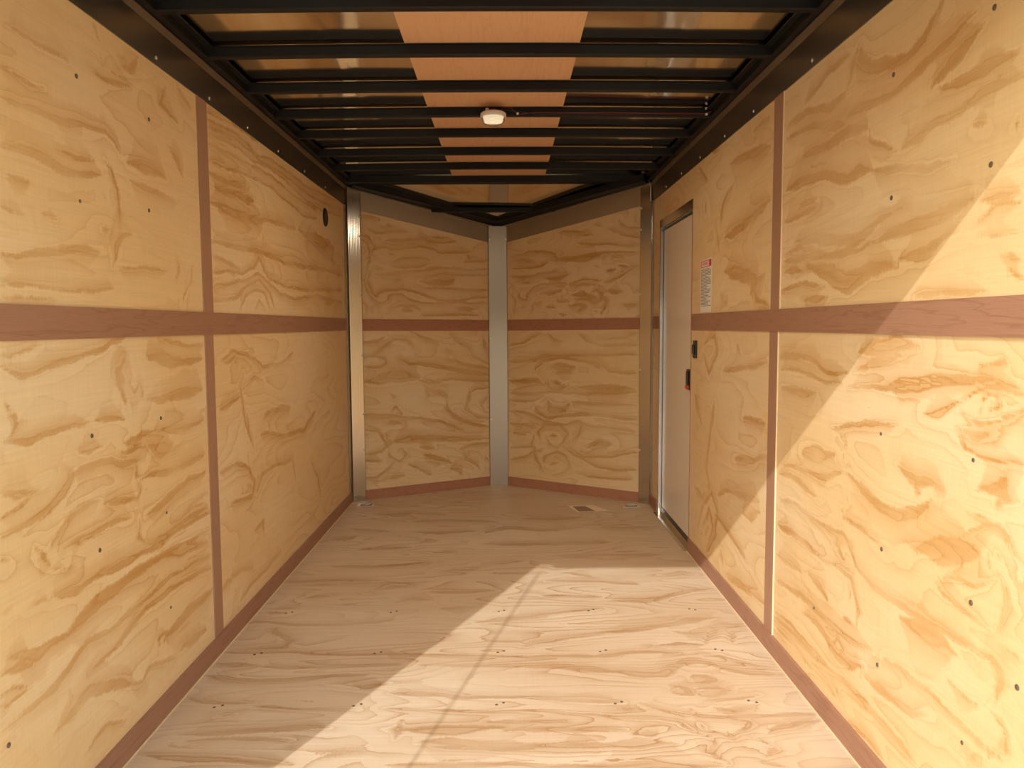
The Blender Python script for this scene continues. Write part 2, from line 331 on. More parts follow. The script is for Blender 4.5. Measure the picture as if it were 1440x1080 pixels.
# ------------------------------------------------------------------ plywood sheets with their grain
#@STREAKS@
STREAKS = {   # latewood flames per surface: (along the grain, across it, half width in mm)
 'L': [
  [(1.684,1.845,5),(1.744,1.852,5),(1.808,1.849,5),(1.888,1.851,5),(1.951,1.851,5)],
  [(1.676,1.751,4),(1.725,1.751,4),(1.777,1.745,4),(1.833,1.752,4)],
  [(2.069,1.984,13),(2.077,1.968,13),(2.09,1.943,13)],
  [(2.08,1.917,6),(2.101,1.897,6)],
  [(2.047,1.864,7),(2.097,1.858,7),(2.184,1.869,8),(2.261,1.88,8)],
  [(2.188,1.918,12),(2.257,1.932,12),(2.315,1.984,13)],
  [(2.183,1.948,5),(2.224,1.95,5),(2.24,1.935,5)],
  [(1.671,1.688,6),(1.73,1.69,6),(1.805,1.698,6),(1.875,1.696,7),(1.951,1.701,7),(2.019,1.712,7),(2.093,1.722,7),(2.145,1.704,7),(2.183,1.672,8)],
  [(1.863,1.693,4),(1.924,1.691,4),(2.006,1.715,4)],
  [(1.662,1.586,8),(1.742,1.594,9),(1.818,1.587,9),(1.889,1.578,9),(1.98,1.585,10),(2.067,1.601,10)],
  [(1.881,1.621,4),(1.957,1.624,5),(2.04,1.63,5)],
  [(2.086,1.644,6),(2.122,1.62,7),(2.15,1.577,7),(2.162,1.531,7),(2.157,1.474,7)],
  [(2.216,1.667,21),(2.286,1.669,21),(2.381,1.675,22),(2.462,1.668,23)],
  [(2.228,1.616,9),(2.318,1.611,9),(2.436,1.609,9),(2.544,1.608,10)],
  [(2.492,1.766,17),(2.555,1.733,18),(2.598,1.694,18)],
  [(2.071,1.556,12),(2.084,1.543,12)],
  [(2.055,1.465,13),(2.101,1.465,14)],
  [(2.232,1.462,12),(2.163,1.45,12),(2.128,1.414,12),(2.104,1.364,11)],
  [(1.642,1.354,8),(1.701,1.353,8),(1.766,1.372,8),(1.86,1.384,9),(1.95,1.397,9),(2.049,1.399,9)],
  [(1.651,1.46,5),(1.689,1.45,5),(1.73,1.446,5)],
  [(1.796,1.462,5),(1.854,1.457,5)],
  [(1.667,1.531,14),(1.716,1.528,15),(1.758,1.529,15)],
  [(1.636,1.289,4),(1.717,1.296,4),(1.805,1.297,4),(1.915,1.288,4),(2.025,1.293,5),(2.118,1.305,5)],
  [(1.635,1.267,3),(1.725,1.267,3),(1.85,1.268,4)],
  [(2.523,1.424,14),(2.529,1.396,14),(2.509,1.347,14)],
  [(2.645,1.415,7),(2.615,1.353,7),(2.561,1.292,7)],
  [(2.567,1.99,8),(2.622,1.959,8),(2.693,1.94,8)],
  [(2.487,1.948,10),(2.441,1.889,9),(2.567,1.859,10)],
  [(2.123,1.366,4),(2.278,1.373,4),(2.436,1.375,5)],
  [(1.624,1.14,4),(1.658,1.137,5),(1.703,1.156,5),(1.772,1.158,5)],
  [(1.622,1.118,6),(1.662,1.107,6),(1.705,1.097,6),(1.768,1.108,6),(1.845,1.121,7),(1.927,1.125,7),(2.007,1.136,7),(2.084,1.161,7),(2.166,1.171,8)],
  [(2.376,1.168,7),(2.465,1.15,7),(2.594,1.133,7),(2.703,1.141,7)],
  [(2.149,1.113,15),(2.111,1.08,24),(2.126,1.05,20),(2.14,1.008,15),(2.155,0.974,9)],
  [(2.182,1.079,5),(2.167,1.047,5),(2.201,1.014,5),(2.223,1.043,5),(2.22,1.08,5)],
  [(2.275,1.114,20),(2.343,1.108,21),(2.429,1.091,21),(2.539,1.082,11),(2.698,1.089,12)],
  [(2.25,0.985,5),(2.359,0.977,10),(2.465,0.981,14),(2.58,0.981,18),(2.707,0.981,19)],
  [(2.232,1.079,5),(2.234,1.03,5),(2.25,0.985,5)],
  [(1.972,0.963,4),(2.034,0.958,9),(2.1,0.953,9),(2.134,0.943,9)],
  [(2.129,0.885,16),(2.189,0.876,23),(2.242,0.893,16),(2.323,0.894,10)],
  [(2.323,0.888,9),(2.455,0.869,9),(2.57,0.868,10),(2.697,0.874,10)],
  [(2.264,0.852,13),(2.331,0.822,22),(2.435,0.825,16)],
  [(2.092,0.861,5),(2.162,0.85,5),(2.238,0.85,6)],
  [(1.888,0.895,9),(1.945,0.886,10),(2.007,0.892,10)],
  [(1.856,0.843,7),(1.922,0.849,9),(1.992,0.844,9),(2.067,0.837,10),(2.135,0.821,10),(2.209,0.823,10)],
  [(1.591,0.757,5),(1.647,0.759,7),(1.699,0.764,9),(1.756,0.779,10),(1.817,0.805,10),(1.855,0.828,10),(1.875,0.85,10)],
  [(1.621,0.953,10),(1.671,0.954,10),(1.754,0.951,6),(1.866,0.956,5),(1.961,0.959,4)],
  [(1.635,1.037,9),(1.667,1.001,18),(1.651,0.971,18)],
  [(2.23,0.761,9),(2.311,0.754,9),(2.428,0.745,9),(2.525,0.747,10),(2.705,0.752,10)],
  [(2.233,0.65,6),(2.316,0.655,11),(2.375,0.668,12),(2.438,0.681,10),(2.554,0.692,8),(2.7,0.693,7)],
  [(2.218,0.772,4),(2.201,0.726,4),(2.172,0.69,4)],
  [(1.993,0.738,8),(2.035,0.731,8),(2.103,0.724,8),(2.174,0.711,8)],
  [(1.756,0.69,8),(1.81,0.72,8),(1.865,0.742,8),(1.913,0.751,8),(1.984,0.751,9)],
  [(1.814,0.672,6),(1.887,0.672,6),(1.966,0.672,6),(2.075,0.672,7),(2.145,0.666,7)],
  [(2.194,0.653,5),(2.19,0.605,5),(2.238,0.56,5)],
  [(2.237,0.541,6),(2.321,0.556,6),(2.427,0.56,6),(2.543,0.565,6),(2.707,0.562,7)],
  [(2.321,0.549,6),(2.457,0.545,7),(2.593,0.545,7),(2.724,0.535,7)],
  [(2.404,0.484,6),(2.535,0.488,6),(2.699,0.48,7)],
  [(1.599,0.853,13),(1.654,0.841,14),(1.705,0.835,10),(1.736,0.835,6)],
  [(1.594,0.796,6),(1.636,0.804,6),(1.673,0.813,6),(1.728,0.834,7)],
  [(2.183,0.816,6),(2.193,0.777,6),(2.23,0.757,6)],
  [(1.587,0.711,13),(1.606,0.701,13)],
  [(1.717,0.705,14),(1.73,0.671,14),(1.753,0.65,14)],
  [(1.768,0.639,10),(1.827,0.62,5)],
  [(1.841,0.674,7),(1.905,0.66,7)],
  [(1.763,0.576,10),(1.805,0.566,13),(1.858,0.557,9),(1.926,0.556,8),(2.02,0.553,9),(2.135,0.546,9),(2.263,0.538,8),(2.378,0.531,8)],
  [(1.675,0.578,6),(1.722,0.576,6),(1.745,0.567,6)],
  [(1.583,0.504,11),(1.638,0.488,14),(1.696,0.458,13),(1.745,0.462,8),(1.813,0.458,8),(1.87,0.478,16),(1.94,0.49,17),(2.015,0.497,16),(2.106,0.5,13),(2.233,0.503,16),(2.331,0.498,12),(2.533,0.465,18),(2.696,0.441,24)],
  [(1.566,0.474,15),(1.621,0.467,15),(1.679,0.441,16)],
  [(1.563,0.43,4),(1.604,0.429,4),(1.653,0.409,5)],
  [(1.56,0.404,4),(1.594,0.401,4),(1.63,0.401,4),(1.66,0.401,4)],
  [(1.558,0.378,3),(1.579,0.385,3),(1.594,0.396,3)],
  [(1.556,0.352,4),(1.619,0.355,5),(1.687,0.358,6),(1.744,0.36,8),(1.797,0.376,8),(1.853,0.393,7),(1.913,0.406,8),(2.005,0.39,9),(2.098,0.401,8),(2.198,0.401,5),(2.308,0.413,5),(2.445,0.408,6),(2.71,0.383,6)],
  [(1.895,0.32,5),(1.978,0.327,5),(2.056,0.334,6),(2.143,0.365,6),(2.249,0.375,6),(2.364,0.373,6),(2.524,0.36,7),(2.706,0.338,7)],
  [(2.305,0.215,6),(2.322,0.241,11),(2.414,0.244,16),(2.514,0.255,17),(2.621,0.252,17),(2.719,0.263,18)],
  [(2.284,0.217,5),(2.28,0.252,5),(2.338,0.254,5)],
  [(1.742,0.243,4),(1.795,0.251,13),(1.852,0.27,18),(1.901,0.273,16),(1.992,0.245,13),(2.08,0.208,10),(2.151,0.174,7)],
  [(2.08,0.203,6),(2.177,0.175,6),(2.219,0.194,6),(2.316,0.17,6),(2.421,0.143,7)],
  [(2.438,0.15,15),(2.539,0.143,15),(2.648,0.135,16)],
  [(1.859,0.129,5),(1.9,0.145,5),(1.983,0.145,5),(2.072,0.109,6)],
  [(2.189,0.162,5),(2.187,0.138,5)],
  [(1.552,0.308,5),(1.587,0.316,5),(1.615,0.314,5)],
  [(1.577,0.602,6),(1.619,0.609,6)],
  [(2.817,1.964,3),(2.929,1.975,3),(3.062,1.99,3),(3.232,1.996,4),(3.393,1.991,4)],
  [(2.815,1.938,3),(2.948,1.949,3),(3.106,1.965,3),(3.28,1.956,4),(3.359,1.93,4),(3.538,1.959,4),(3.768,1.958,4),(4.154,1.948,5),(4.635,1.972,5),(5.11,2.01,6)],
  [(2.812,1.911,3),(2.945,1.926,3),(3.127,1.937,3),(3.305,1.936,4),(3.414,1.915,4),(3.663,1.928,4),(3.948,1.921,4),(4.329,1.91,5),(4.74,1.927,5),(5.105,1.955,6)],
  [(2.81,1.885,3),(2.964,1.899,3),(3.149,1.909,3),(3.328,1.897,4),(3.533,1.911,4),(3.834,1.901,4),(4.147,1.869,5),(4.52,1.869,5),(5.1,1.913,6)],
  [(2.807,1.855,3),(2.961,1.867,3),(3.146,1.875,3),(3.383,1.881,4),(3.625,1.882,4),(3.942,1.858,4),(4.419,1.854,5)],
  [(2.811,1.797,4),(2.955,1.804,4),(3.14,1.816,4),(3.35,1.83,5),(3.588,1.827,5),(3.861,1.803,5),(4.138,1.78,6),(4.414,1.806,6)],
  [(2.817,1.753,9),(2.908,1.756,10),(3.04,1.757,10),(3.185,1.766,11)],
  [(2.863,1.709,11),(2.991,1.716,12),(3.131,1.723,12),(3.312,1.727,13)],
  [(2.807,1.643,8),(2.963,1.656,8),(3.125,1.652,9),(3.333,1.659,9),(3.51,1.674,10),(3.741,1.685,10),(3.965,1.692,11)],
  [(2.898,1.638,11),(3.099,1.635,12),(3.419,1.657,13)],
  [(4.005,1.697,13),(4.259,1.671,14),(4.496,1.637,15),(4.821,1.603,16)],
  [(4.129,1.69,29),(4.402,1.687,31),(4.829,1.682,34)],
  [(3.413,1.597,11),(3.425,1.571,11)],
  [(2.814,1.506,7),(2.972,1.515,7),(3.136,1.515,8),(3.32,1.524,8),(3.526,1.52,9),(3.723,1.503,9),(4.111,1.517,10),(4.59,1.535,11),(5.06,1.528,13)],
  [(2.82,1.461,6),(2.944,1.448,6),(3.104,1.428,7)],
  [(2.813,1.392,5),(2.985,1.412,5),(3.127,1.413,5),(3.286,1.45,5),(3.359,1.492,6),(3.427,1.442,6),(3.486,1.418,6),(3.713,1.392,6),(4.099,1.389,7),(4.578,1.416,8),(5.049,1.431,8)],
  [(2.809,1.346,5),(3.004,1.372,5),(3.201,1.392,5),(3.353,1.428,6),(3.484,1.399,6),(3.641,1.359,6),(3.891,1.337,6),(4.371,1.377,7),(5.041,1.349,8)],
  [(2.804,1.286,5),(2.952,1.298,5),(3.094,1.327,5),(3.225,1.376,5),(3.365,1.397,6),(3.479,1.352,6),(3.567,1.278,6)],
  [(3.088,1.26,5),(3.168,1.322,5),(3.305,1.358,5),(3.418,1.34,6),(3.502,1.267,6)],
  [(3.269,1.272,5),(3.343,1.314,6),(3.441,1.276,6)],
  [(4.57,1.336,15),(4.855,1.363,16)],
  [(2.877,1.075,6),(2.995,1.102,6),(3.187,1.084,7),(3.363,1.029,7),(3.654,1.027,8),(3.848,1.073,8)],
  [(3.073,0.934,7),(3.248,0.988,7),(3.356,0.957,7)],
  [(3.114,1.02,6),(3.075,0.956,6),(3.097,0.842,6),(3.155,0.743,6)],
  [(3.298,0.746,8),(3.62,0.687,9),(4.018,0.66,10),(4.26,0.735,11)],
  [(3.132,0.86,6),(3.157,0.766,6),(3.219,0.686,6)],
  [(2.824,0.657,7),(3.016,0.664,8),(3.143,0.618,8),(3.206,0.547,8),(3.166,0.497,8),(2.911,0.522,7)],
  [(3.237,0.493,7),(3.318,0.561,7),(3.52,0.56,8),(3.795,0.537,8),(3.834,0.418,8)],
  [(2.932,1.062,15),(3.024,1.08,15)],
  [(3.341,0.801,12),(3.462,0.824,12),(3.772,0.803,14)],
  [(2.846,0.892,9),(2.947,0.902,10),(3.072,0.922,10)],
  [(3.186,0.339,8),(3.298,0.357,8),(3.329,0.275,8)],
  [(2.884,0.227,7),(3.007,0.23,8),(3.172,0.189,8)],
  [(2.995,0.11,6),(3.131,0.131,7),(3.277,0.13,7),(3.567,0.142,8)],
  [(2.797,0.225,9),(2.914,0.239,9)],
  [(4.114,0.481,9),(4.285,0.356,9),(4.336,0.218,9)],
 ],
 'FL': [
  [(0.09,1.962,8),(0.16,1.97,8),(0.223,1.969,8),(0.23,1.947,8)],
  [(0.134,1.87,7),(0.205,1.861,7),(0.301,1.889,7),(0.366,1.907,7),(0.44,1.916,7)],
  [(0.27,1.933,17),(0.31,1.934,17)],
  [(0.095,1.828,7),(0.149,1.831,7),(0.188,1.785,7),(0.211,1.759,7)],
  [(0.094,1.798,5),(0.148,1.778,5),(0.159,1.726,5),(0.154,1.657,5),(0.133,1.592,5),(0.119,1.514,5),(0.134,1.447,5),(0.18,1.407,5)],
  [(0.268,1.824,16),(0.365,1.843,13),(0.481,1.879,6),(0.582,1.896,8)],
  [(0.473,1.877,7),(0.548,1.897,7),(0.59,1.877,7),(0.719,1.899,7),(0.824,1.93,7)],
  [(0.178,1.691,6),(0.187,1.739,6),(0.275,1.779,6),(0.323,1.768,6),(0.422,1.799,6),(0.53,1.832,6),(0.632,1.832,6),(0.683,1.817,6),(0.806,1.843,7),(0.931,1.875,7)],
  [(0.202,1.711,12),(0.217,1.667,12)],
  [(0.298,1.732,11),(0.339,1.736,11)],
  [(0.904,1.852,28),(0.903,1.817,28)],
  [(0.858,1.783,7),(0.985,1.811,7),(1.077,1.834,7)],
  [(0.193,1.632,20),(0.208,1.612,20),(0.248,1.622,20)],
  [(0.297,1.665,6),(0.379,1.719,6),(0.546,1.762,6),(0.614,1.75,6)],
  [(0.305,1.647,6),(0.411,1.661,6),(0.528,1.689,6),(0.613,1.721,6)],
  [(0.199,1.576,8),(0.378,1.62,8),(0.511,1.658,8),(0.596,1.676,8),(0.787,1.727,8),(0.921,1.733,8),(1.076,1.771,8)],
  [(0.578,1.624,6),(0.734,1.671,6),(0.804,1.665,7),(0.947,1.699,7),(1.076,1.717,7)],
  [(0.526,1.575,8),(0.577,1.574,24),(0.646,1.585,27),(0.733,1.598,28),(0.803,1.635,11)],
  [(0.56,1.538,10),(0.715,1.553,10),(0.892,1.572,10),(1.075,1.596,10)],
  [(0.176,1.614,9),(0.156,1.565,9),(0.147,1.502,9),(0.173,1.444,9),(0.196,1.424,9),(0.253,1.471,9),(0.392,1.502,9),(0.508,1.494,10),(0.576,1.475,10),(0.679,1.454,10),(0.819,1.473,10),(0.918,1.51,10),(1.074,1.537,10)],
  [(0.133,1.439,6),(0.18,1.407,6),(0.228,1.382,6),(0.276,1.411,6),(0.309,1.455,6),(0.391,1.466,6),(0.441,1.44,6),(0.524,1.423,6),(0.678,1.437,6),(0.873,1.469,7),(1.074,1.492,7)],
  [(0.266,1.292,5),(0.308,1.352,5),(0.374,1.383,5),(0.473,1.388,6),(0.523,1.361,6)],
  [(0.389,1.345,31),(0.456,1.353,32)],
  [(0.17,1.282,5),(0.171,1.352,5),(0.212,1.38,5),(0.226,1.295,5)],
  [(0.093,1.388,5),(0.139,1.348,5),(0.122,1.284,5)],
  [(0.285,1.436,11),(0.301,1.45,11)],
  [(0.506,1.326,8),(0.712,1.354,8),(0.981,1.381,8)],
  [(0.819,1.414,21),(0.963,1.428,21)],
  [(0.633,1.923,11),(0.737,1.945,11)],
  [(0.344,1.566,6),(0.369,1.57,6)],
  [(0.09,1.098,10),(0.209,1.117,10),(0.264,1.153,11)],
  [(0.088,0.983,7),(0.175,1.019,7),(0.252,1.078,7),(0.33,1.137,7),(0.419,1.133,7),(0.486,1.061,8)],
  [(0.108,0.932,7),(0.216,0.931,7),(0.272,0.961,7),(0.25,1.002,7),(0.164,1.008,7)],
  [(0.443,1.212,10),(0.511,1.174,10),(0.603,1.159,10),(0.673,1.142,10)],
  [(0.72,1.088,31),(0.755,1.044,31)],
  [(0.767,1.033,8),(0.839,0.99,8),(0.961,0.972,8),(1.074,0.96,8)],
  [(0.733,1.228,10),(0.792,1.164,10),(0.889,1.124,10),(0.937,1.044,10),(1.012,1.012,10),(1.074,0.991,10)],
  [(0.372,0.993,13),(0.439,0.969,13),(0.542,0.963,13),(0.67,0.952,13),(0.838,0.93,13),(1.074,0.904,14)],
  [(1.013,1.219,11),(1.038,1.123,11),(1.05,1.051,11)],
  [(0.095,0.821,44),(0.204,0.84,44),(0.314,0.87,44),(0.426,0.869,45),(0.518,0.86,45)],
  [(0.517,0.849,28),(0.598,0.829,28),(0.669,0.842,28)],
  [(0.669,0.854,10),(0.837,0.865,10),(1.073,0.854,10)],
  [(0.574,0.783,39),(0.668,0.761,39),(0.727,0.715,39)],
  [(0.715,0.703,15),(0.726,0.621,15),(0.81,0.561,15),(0.932,0.51,16),(1.07,0.481,16)],
  [(0.29,0.745,11),(0.311,0.712,11),(0.339,0.715,11)],
  [(0.898,0.801,11),(0.891,0.704,11),(0.872,0.632,11),(0.958,0.57,11),(1.071,0.556,11)],
  [(1.073,0.811,9),(0.96,0.79,9),(0.897,0.753,9)],
  [(1.06,0.73,10),(0.996,0.668,10),(1.021,0.606,10),(1.071,0.587,10)],
  [(0.091,0.6,11),(0.199,0.588,12),(0.287,0.587,12),(0.365,0.58,12),(0.502,0.567,12),(0.665,0.54,12),(0.737,0.515,12),(0.833,0.464,12)],
  [(0.297,0.543,19),(0.364,0.53,19)],
  [(0.287,0.614,6),(0.322,0.658,6),(0.366,0.613,6),(0.353,0.558,6)],
  [(0.295,0.395,13),(0.419,0.406,26),(0.569,0.404,29),(0.711,0.398,18),(0.881,0.39,11),(1.07,0.387,5)],
  [(0.51,0.35,32),(0.615,0.333,33)],
  [(0.532,0.292,24),(0.614,0.263,17),(0.709,0.233,14),(0.757,0.205,15)],
  [(0.732,0.171,24),(0.805,0.147,24),(0.841,0.101,24)],
  [(0.819,0.309,10),(0.881,0.341,10),(0.981,0.348,10),(1.069,0.349,10)],
  [(0.843,0.295,11),(0.867,0.233,11),(0.942,0.19,11),(0.979,0.137,11)],
  [(0.088,0.489,7),(0.197,0.475,7),(0.228,0.42,7),(0.272,0.363,7),(0.227,0.333,7),(0.095,0.309,7)],
  [(0.283,0.352,8),(0.282,0.297,8),(0.348,0.248,8),(0.406,0.311,9),(0.372,0.347,9),(0.327,0.327,8)],
  [(0.095,0.271,17),(0.225,0.257,17)],
  [(0.092,0.154,8),(0.179,0.152,8),(0.246,0.19,8),(0.314,0.25,8)],
  [(0.279,0.132,23),(0.38,0.145,23)],
  [(0.405,0.232,9),(0.473,0.193,9),(0.565,0.139,9),(0.6,0.124,9)],
  [(1.03,0.245,20),(1.055,0.206,20)],
 ],
 'FR': [
  [(1.113,1.869,9),(1.013,1.848,9),(0.959,1.865,9),(0.861,1.845,9),(0.757,1.815,9),(0.714,1.76,9),(0.613,1.741,9)],
  [(0.74,1.757,20),(0.63,1.744,19),(0.481,1.719,19),(0.384,1.72,11)],
  [(0.596,1.753,7),(0.465,1.742,7),(0.344,1.734,7),(0.227,1.716,7),(0.083,1.696,7)],
  [(1.114,1.823,9),(0.959,1.792,9),(0.906,1.785,9)],
  [(1.114,1.752,7),(0.977,1.742,7),(0.853,1.731,7),(0.774,1.756,7)],
  [(1.114,1.697,8),(0.951,1.672,8),(0.844,1.678,8),(0.723,1.668,8)],
  [(0.809,1.628,24),(0.714,1.612,24),(0.63,1.628,24)],
  [(0.63,1.544,6),(0.613,1.564,6),(0.53,1.574,6),(0.448,1.568,6),(0.368,1.544,6)],
  [(0.596,1.538,9),(0.497,1.531,9),(0.424,1.523,9)],
  [(0.991,1.63,20),(0.955,1.622,20)],
  [(0.613,1.479,14),(0.546,1.47,18),(0.48,1.453,18),(0.423,1.43,18)],
  [(0.464,1.466,7),(0.407,1.484,7),(0.367,1.445,7),(0.383,1.403,7),(0.423,1.385,7),(0.472,1.422,7),(0.529,1.437,7),(0.596,1.439,7)],
  [(1.041,1.585,7),(1.024,1.515,7),(0.978,1.492,7),(0.951,1.546,7),(0.915,1.581,7),(0.853,1.595,7),(0.714,1.576,7),(0.63,1.567,7)],
  [(0.862,1.524,30),(0.757,1.516,30),(0.689,1.514,30)],
  [(0.723,1.464,11),(0.706,1.438,11),(0.63,1.428,10)],
  [(1.106,1.561,6),(1.069,1.522,6),(1.074,1.448,6),(1.089,1.374,6)],
  [(1.024,1.441,9),(0.979,1.431,9)],
  [(0.907,1.474,15),(0.889,1.447,15),(0.836,1.472,15)],
  [(0.952,1.357,5),(0.925,1.411,5),(0.907,1.474,5)],
  [(0.423,1.337,12),(0.395,1.33,12)],
  [(0.706,1.352,17),(0.646,1.337,16)],
  [(0.367,1.519,7),(0.304,1.527,6),(0.242,1.543,6),(0.165,1.58,6),(0.082,1.602,6)],
  [(0.336,1.609,17),(0.257,1.599,17)],
  [(0.424,1.653,6),(0.384,1.645,6)],
  [(0.335,1.462,16),(0.218,1.442,16)],
  [(0.21,1.355,13),(0.11,1.347,13)],
  [(0.563,1.845,7),(0.424,1.805,7),(0.345,1.793,7),(0.189,1.751,6),(0.083,1.734,6)],
  [(0.714,1.958,7),(0.596,1.935,7),(0.497,1.909,7)],
  [(0.547,1.898,10),(0.425,1.871,10)],
  [(0.337,1.9,7),(0.267,1.859,7),(0.189,1.818,7),(0.083,1.776,7)],
  [(0.244,1.943,6),(0.205,1.899,6),(0.167,1.873,6),(0.084,1.849,6)],
  [(0.441,1.949,9),(0.369,1.921,9)],
  [(0.122,1.93,6),(0.107,1.892,6)],
  [(0.266,1.683,9),(0.227,1.673,9)],
  [(0.359,1.436,6),(0.335,1.396,6),(0.343,1.339,6),(0.383,1.306,6)],
  [(0.638,1.406,7),(0.546,1.397,7),(0.496,1.372,7),(0.546,1.348,7)],
  [(0.819,1.413,9),(0.732,1.394,9)],
  [(0.242,1.629,17),(0.165,1.609,17)],
  [(1.124,1.143,7),(1.005,1.151,7),(0.927,1.192,7),(0.837,1.218,7)],
  [(1.125,1.014,10),(1.006,1.007,10),(0.902,1.012,10),(0.838,1.044,10),(0.651,1.032,10),(0.53,1.03,10),(0.297,1.015,9),(0.096,1.008,9)],
  [(1.126,0.866,13),(1.006,0.856,16),(0.889,0.858,32),(0.825,0.821,37)],
  [(0.889,0.917,9),(0.889,0.953,9),(0.825,1.008,9),(0.688,1.017,9),(0.506,0.984,8),(0.365,0.949,8),(0.296,0.898,8),(0.095,0.875,8)],
  [(0.787,0.948,8),(0.712,0.978,8),(0.59,0.95,7),(0.626,0.917,7),(0.737,0.911,8)],
  [(0.737,0.951,15),(0.663,0.942,15)],
  [(0.8,0.855,9),(0.788,0.797,9),(0.712,0.772,9),(0.638,0.811,9)],
  [(0.725,0.83,26),(0.688,0.817,26)],
  [(1.127,0.755,8),(0.903,0.746,8),(0.775,0.762,8),(0.651,0.748,8),(0.47,0.746,7),(0.295,0.744,7),(0.094,0.752,7)],
  [(0.529,0.791,28),(0.318,0.776,27),(0.127,0.778,26)],
  [(1.127,0.693,8),(0.929,0.692,8),(0.813,0.727,8)],
  [(0.788,0.703,17),(0.775,0.633,17),(0.651,0.634,17),(0.614,0.691,17)],
  [(0.614,0.691,9),(0.458,0.674,8),(0.295,0.669,8),(0.093,0.669,8)],
  [(0.916,0.668,13),(0.877,0.597,13),(0.788,0.557,13),(0.675,0.583,13),(0.529,0.596,13),(0.387,0.593,13),(0.226,0.574,12),(0.093,0.566,12)],
  [(1.127,0.618,8),(1.007,0.607,8),(0.903,0.573,8),(0.826,0.539,8),(0.651,0.52,8),(0.553,0.545,7),(0.457,0.514,7),(0.294,0.503,7),(0.114,0.482,7)],
  [(0.553,0.54,21),(0.517,0.524,21)],
  [(0.517,0.524,11),(0.541,0.456,11),(0.602,0.362,11)],
  [(0.865,0.383,8),(0.878,0.454,8),(0.826,0.515,8),(0.688,0.519,8),(0.638,0.452,8),(0.663,0.382,8),(0.725,0.344,8),(0.788,0.363,8),(0.814,0.421,8)],
  [(0.776,0.423,30),(0.725,0.425,30)],
  [(1.128,0.519,10),(0.995,0.51,10),(0.89,0.501,10)],
  [(1.102,0.433,18),(0.982,0.425,18)],
  [(1.129,0.313,8),(1.009,0.32,8),(0.904,0.333,8)],
  [(1.13,0.218,8),(1.009,0.24,8),(0.904,0.297,8),(0.839,0.325,8)],
  [(0.663,0.336,8),(0.577,0.295,7),(0.481,0.246,7),(0.386,0.209,7),(0.293,0.201,7),(0.09,0.218,7)],
  [(0.84,0.206,8),(0.814,0.267,8),(0.725,0.309,8),(0.651,0.279,8),(0.614,0.201,7),(0.676,0.15,8),(0.776,0.128,8)],
  [(0.776,0.199,17),(0.713,0.228,17)],
  [(0.614,0.339,7),(0.505,0.278,7),(0.41,0.285,7),(0.293,0.293,7),(0.202,0.32,7),(0.091,0.338,7)],
  [(0.481,0.358,23),(0.386,0.396,23),(0.294,0.39,23)],
  [(0.565,0.16,7),(0.457,0.136,7),(0.293,0.141,7),(0.112,0.153,7)],
  [(0.799,1.215,13),(0.737,1.152,13),(0.651,1.144,13)],
  [(0.554,1.192,11),(0.483,1.13,11),(0.389,1.091,10),(0.096,1.069,10)],
  [(0.389,1.144,9),(0.297,1.131,9),(0.185,1.127,9),(0.097,1.151,9)],
  [(0.917,0.44,7),(0.93,0.343,7),(0.891,0.225,7),(0.827,0.135,7)],
  [(0.412,0.941,17),(0.365,0.923,17)],
 ],
 'R': [
  [(2.126,1.953,9),(2.141,1.92,18),(2.055,1.865,17),(1.963,1.849,13),(1.879,1.835,11),(1.816,1.849,9),(1.782,1.881,9),(1.738,1.907,13)],
  [(2.195,1.946,7),(2.33,1.95,8),(2.413,1.925,8),(2.526,1.905,9)],
  [(2.143,1.959,8),(2.183,1.895,8),(2.208,1.855,8)],
  [(2.678,1.87,12),(2.501,1.875,11),(2.323,1.839,11),(2.208,1.855,10)],
  [(2.203,1.782,8),(2.132,1.783,11),(2.018,1.769,11),(1.958,1.763,10),(1.902,1.771,10),(1.825,1.787,10),(1.754,1.802,9),(1.688,1.815,9),(1.618,1.836,9)],
  [(2.675,1.83,8),(2.474,1.818,7),(2.26,1.781,7)],
  [(2.361,1.786,18),(2.221,1.767,13)],
  [(1.772,1.732,14),(1.706,1.755,18),(1.654,1.773,16),(1.587,1.801,8)],
  [(1.748,1.721,13),(1.66,1.71,13),(1.571,1.705,12),(1.468,1.708,11)],
  [(2.54,1.738,11),(2.337,1.733,12),(2.182,1.737,15),(2.078,1.719,17)],
  [(2.061,1.715,6),(2.059,1.684,6),(1.92,1.624,6)],
  [(1.906,1.62,5),(1.815,1.633,9),(1.743,1.648,12),(1.656,1.649,11),(1.578,1.662,11),(1.456,1.652,10)],
  [(1.602,1.6,19),(1.56,1.597,19)],
  [(1.476,1.589,13),(1.479,1.568,13)],
  [(2.665,1.653,13),(2.511,1.659,13),(2.352,1.642,14),(2.192,1.604,18),(2.121,1.614,18),(2.038,1.598,17)],
  [(2.038,1.598,12),(1.903,1.578,11),(1.761,1.553,11),(1.671,1.55,5)],
  [(2.686,1.548,8),(2.505,1.552,8),(2.39,1.562,7)],
  [(2.574,1.467,10),(2.407,1.467,18),(2.238,1.44,17),(2.093,1.431,13),(1.998,1.465,8),(1.883,1.481,4)],
  [(2.679,1.438,8),(2.523,1.452,8),(2.316,1.405,7),(2.18,1.409,7),(2.075,1.422,6)],
  [(2.041,1.403,8),(1.935,1.421,13),(1.827,1.429,15),(1.729,1.435,17),(1.633,1.452,14),(1.584,1.462,8)],
  [(2.678,1.418,9),(2.403,1.409,8),(2.216,1.396,8),(2.091,1.4,7),(1.995,1.421,7)],
  [(2.471,1.382,17),(2.313,1.345,26),(2.174,1.311,30),(2.037,1.342,23),(1.888,1.338,17)],
  [(1.889,1.352,16),(1.772,1.363,15),(1.682,1.398,14),(1.639,1.399,14)],
  [(2.7,1.319,8),(2.516,1.329,8),(2.332,1.315,7)],
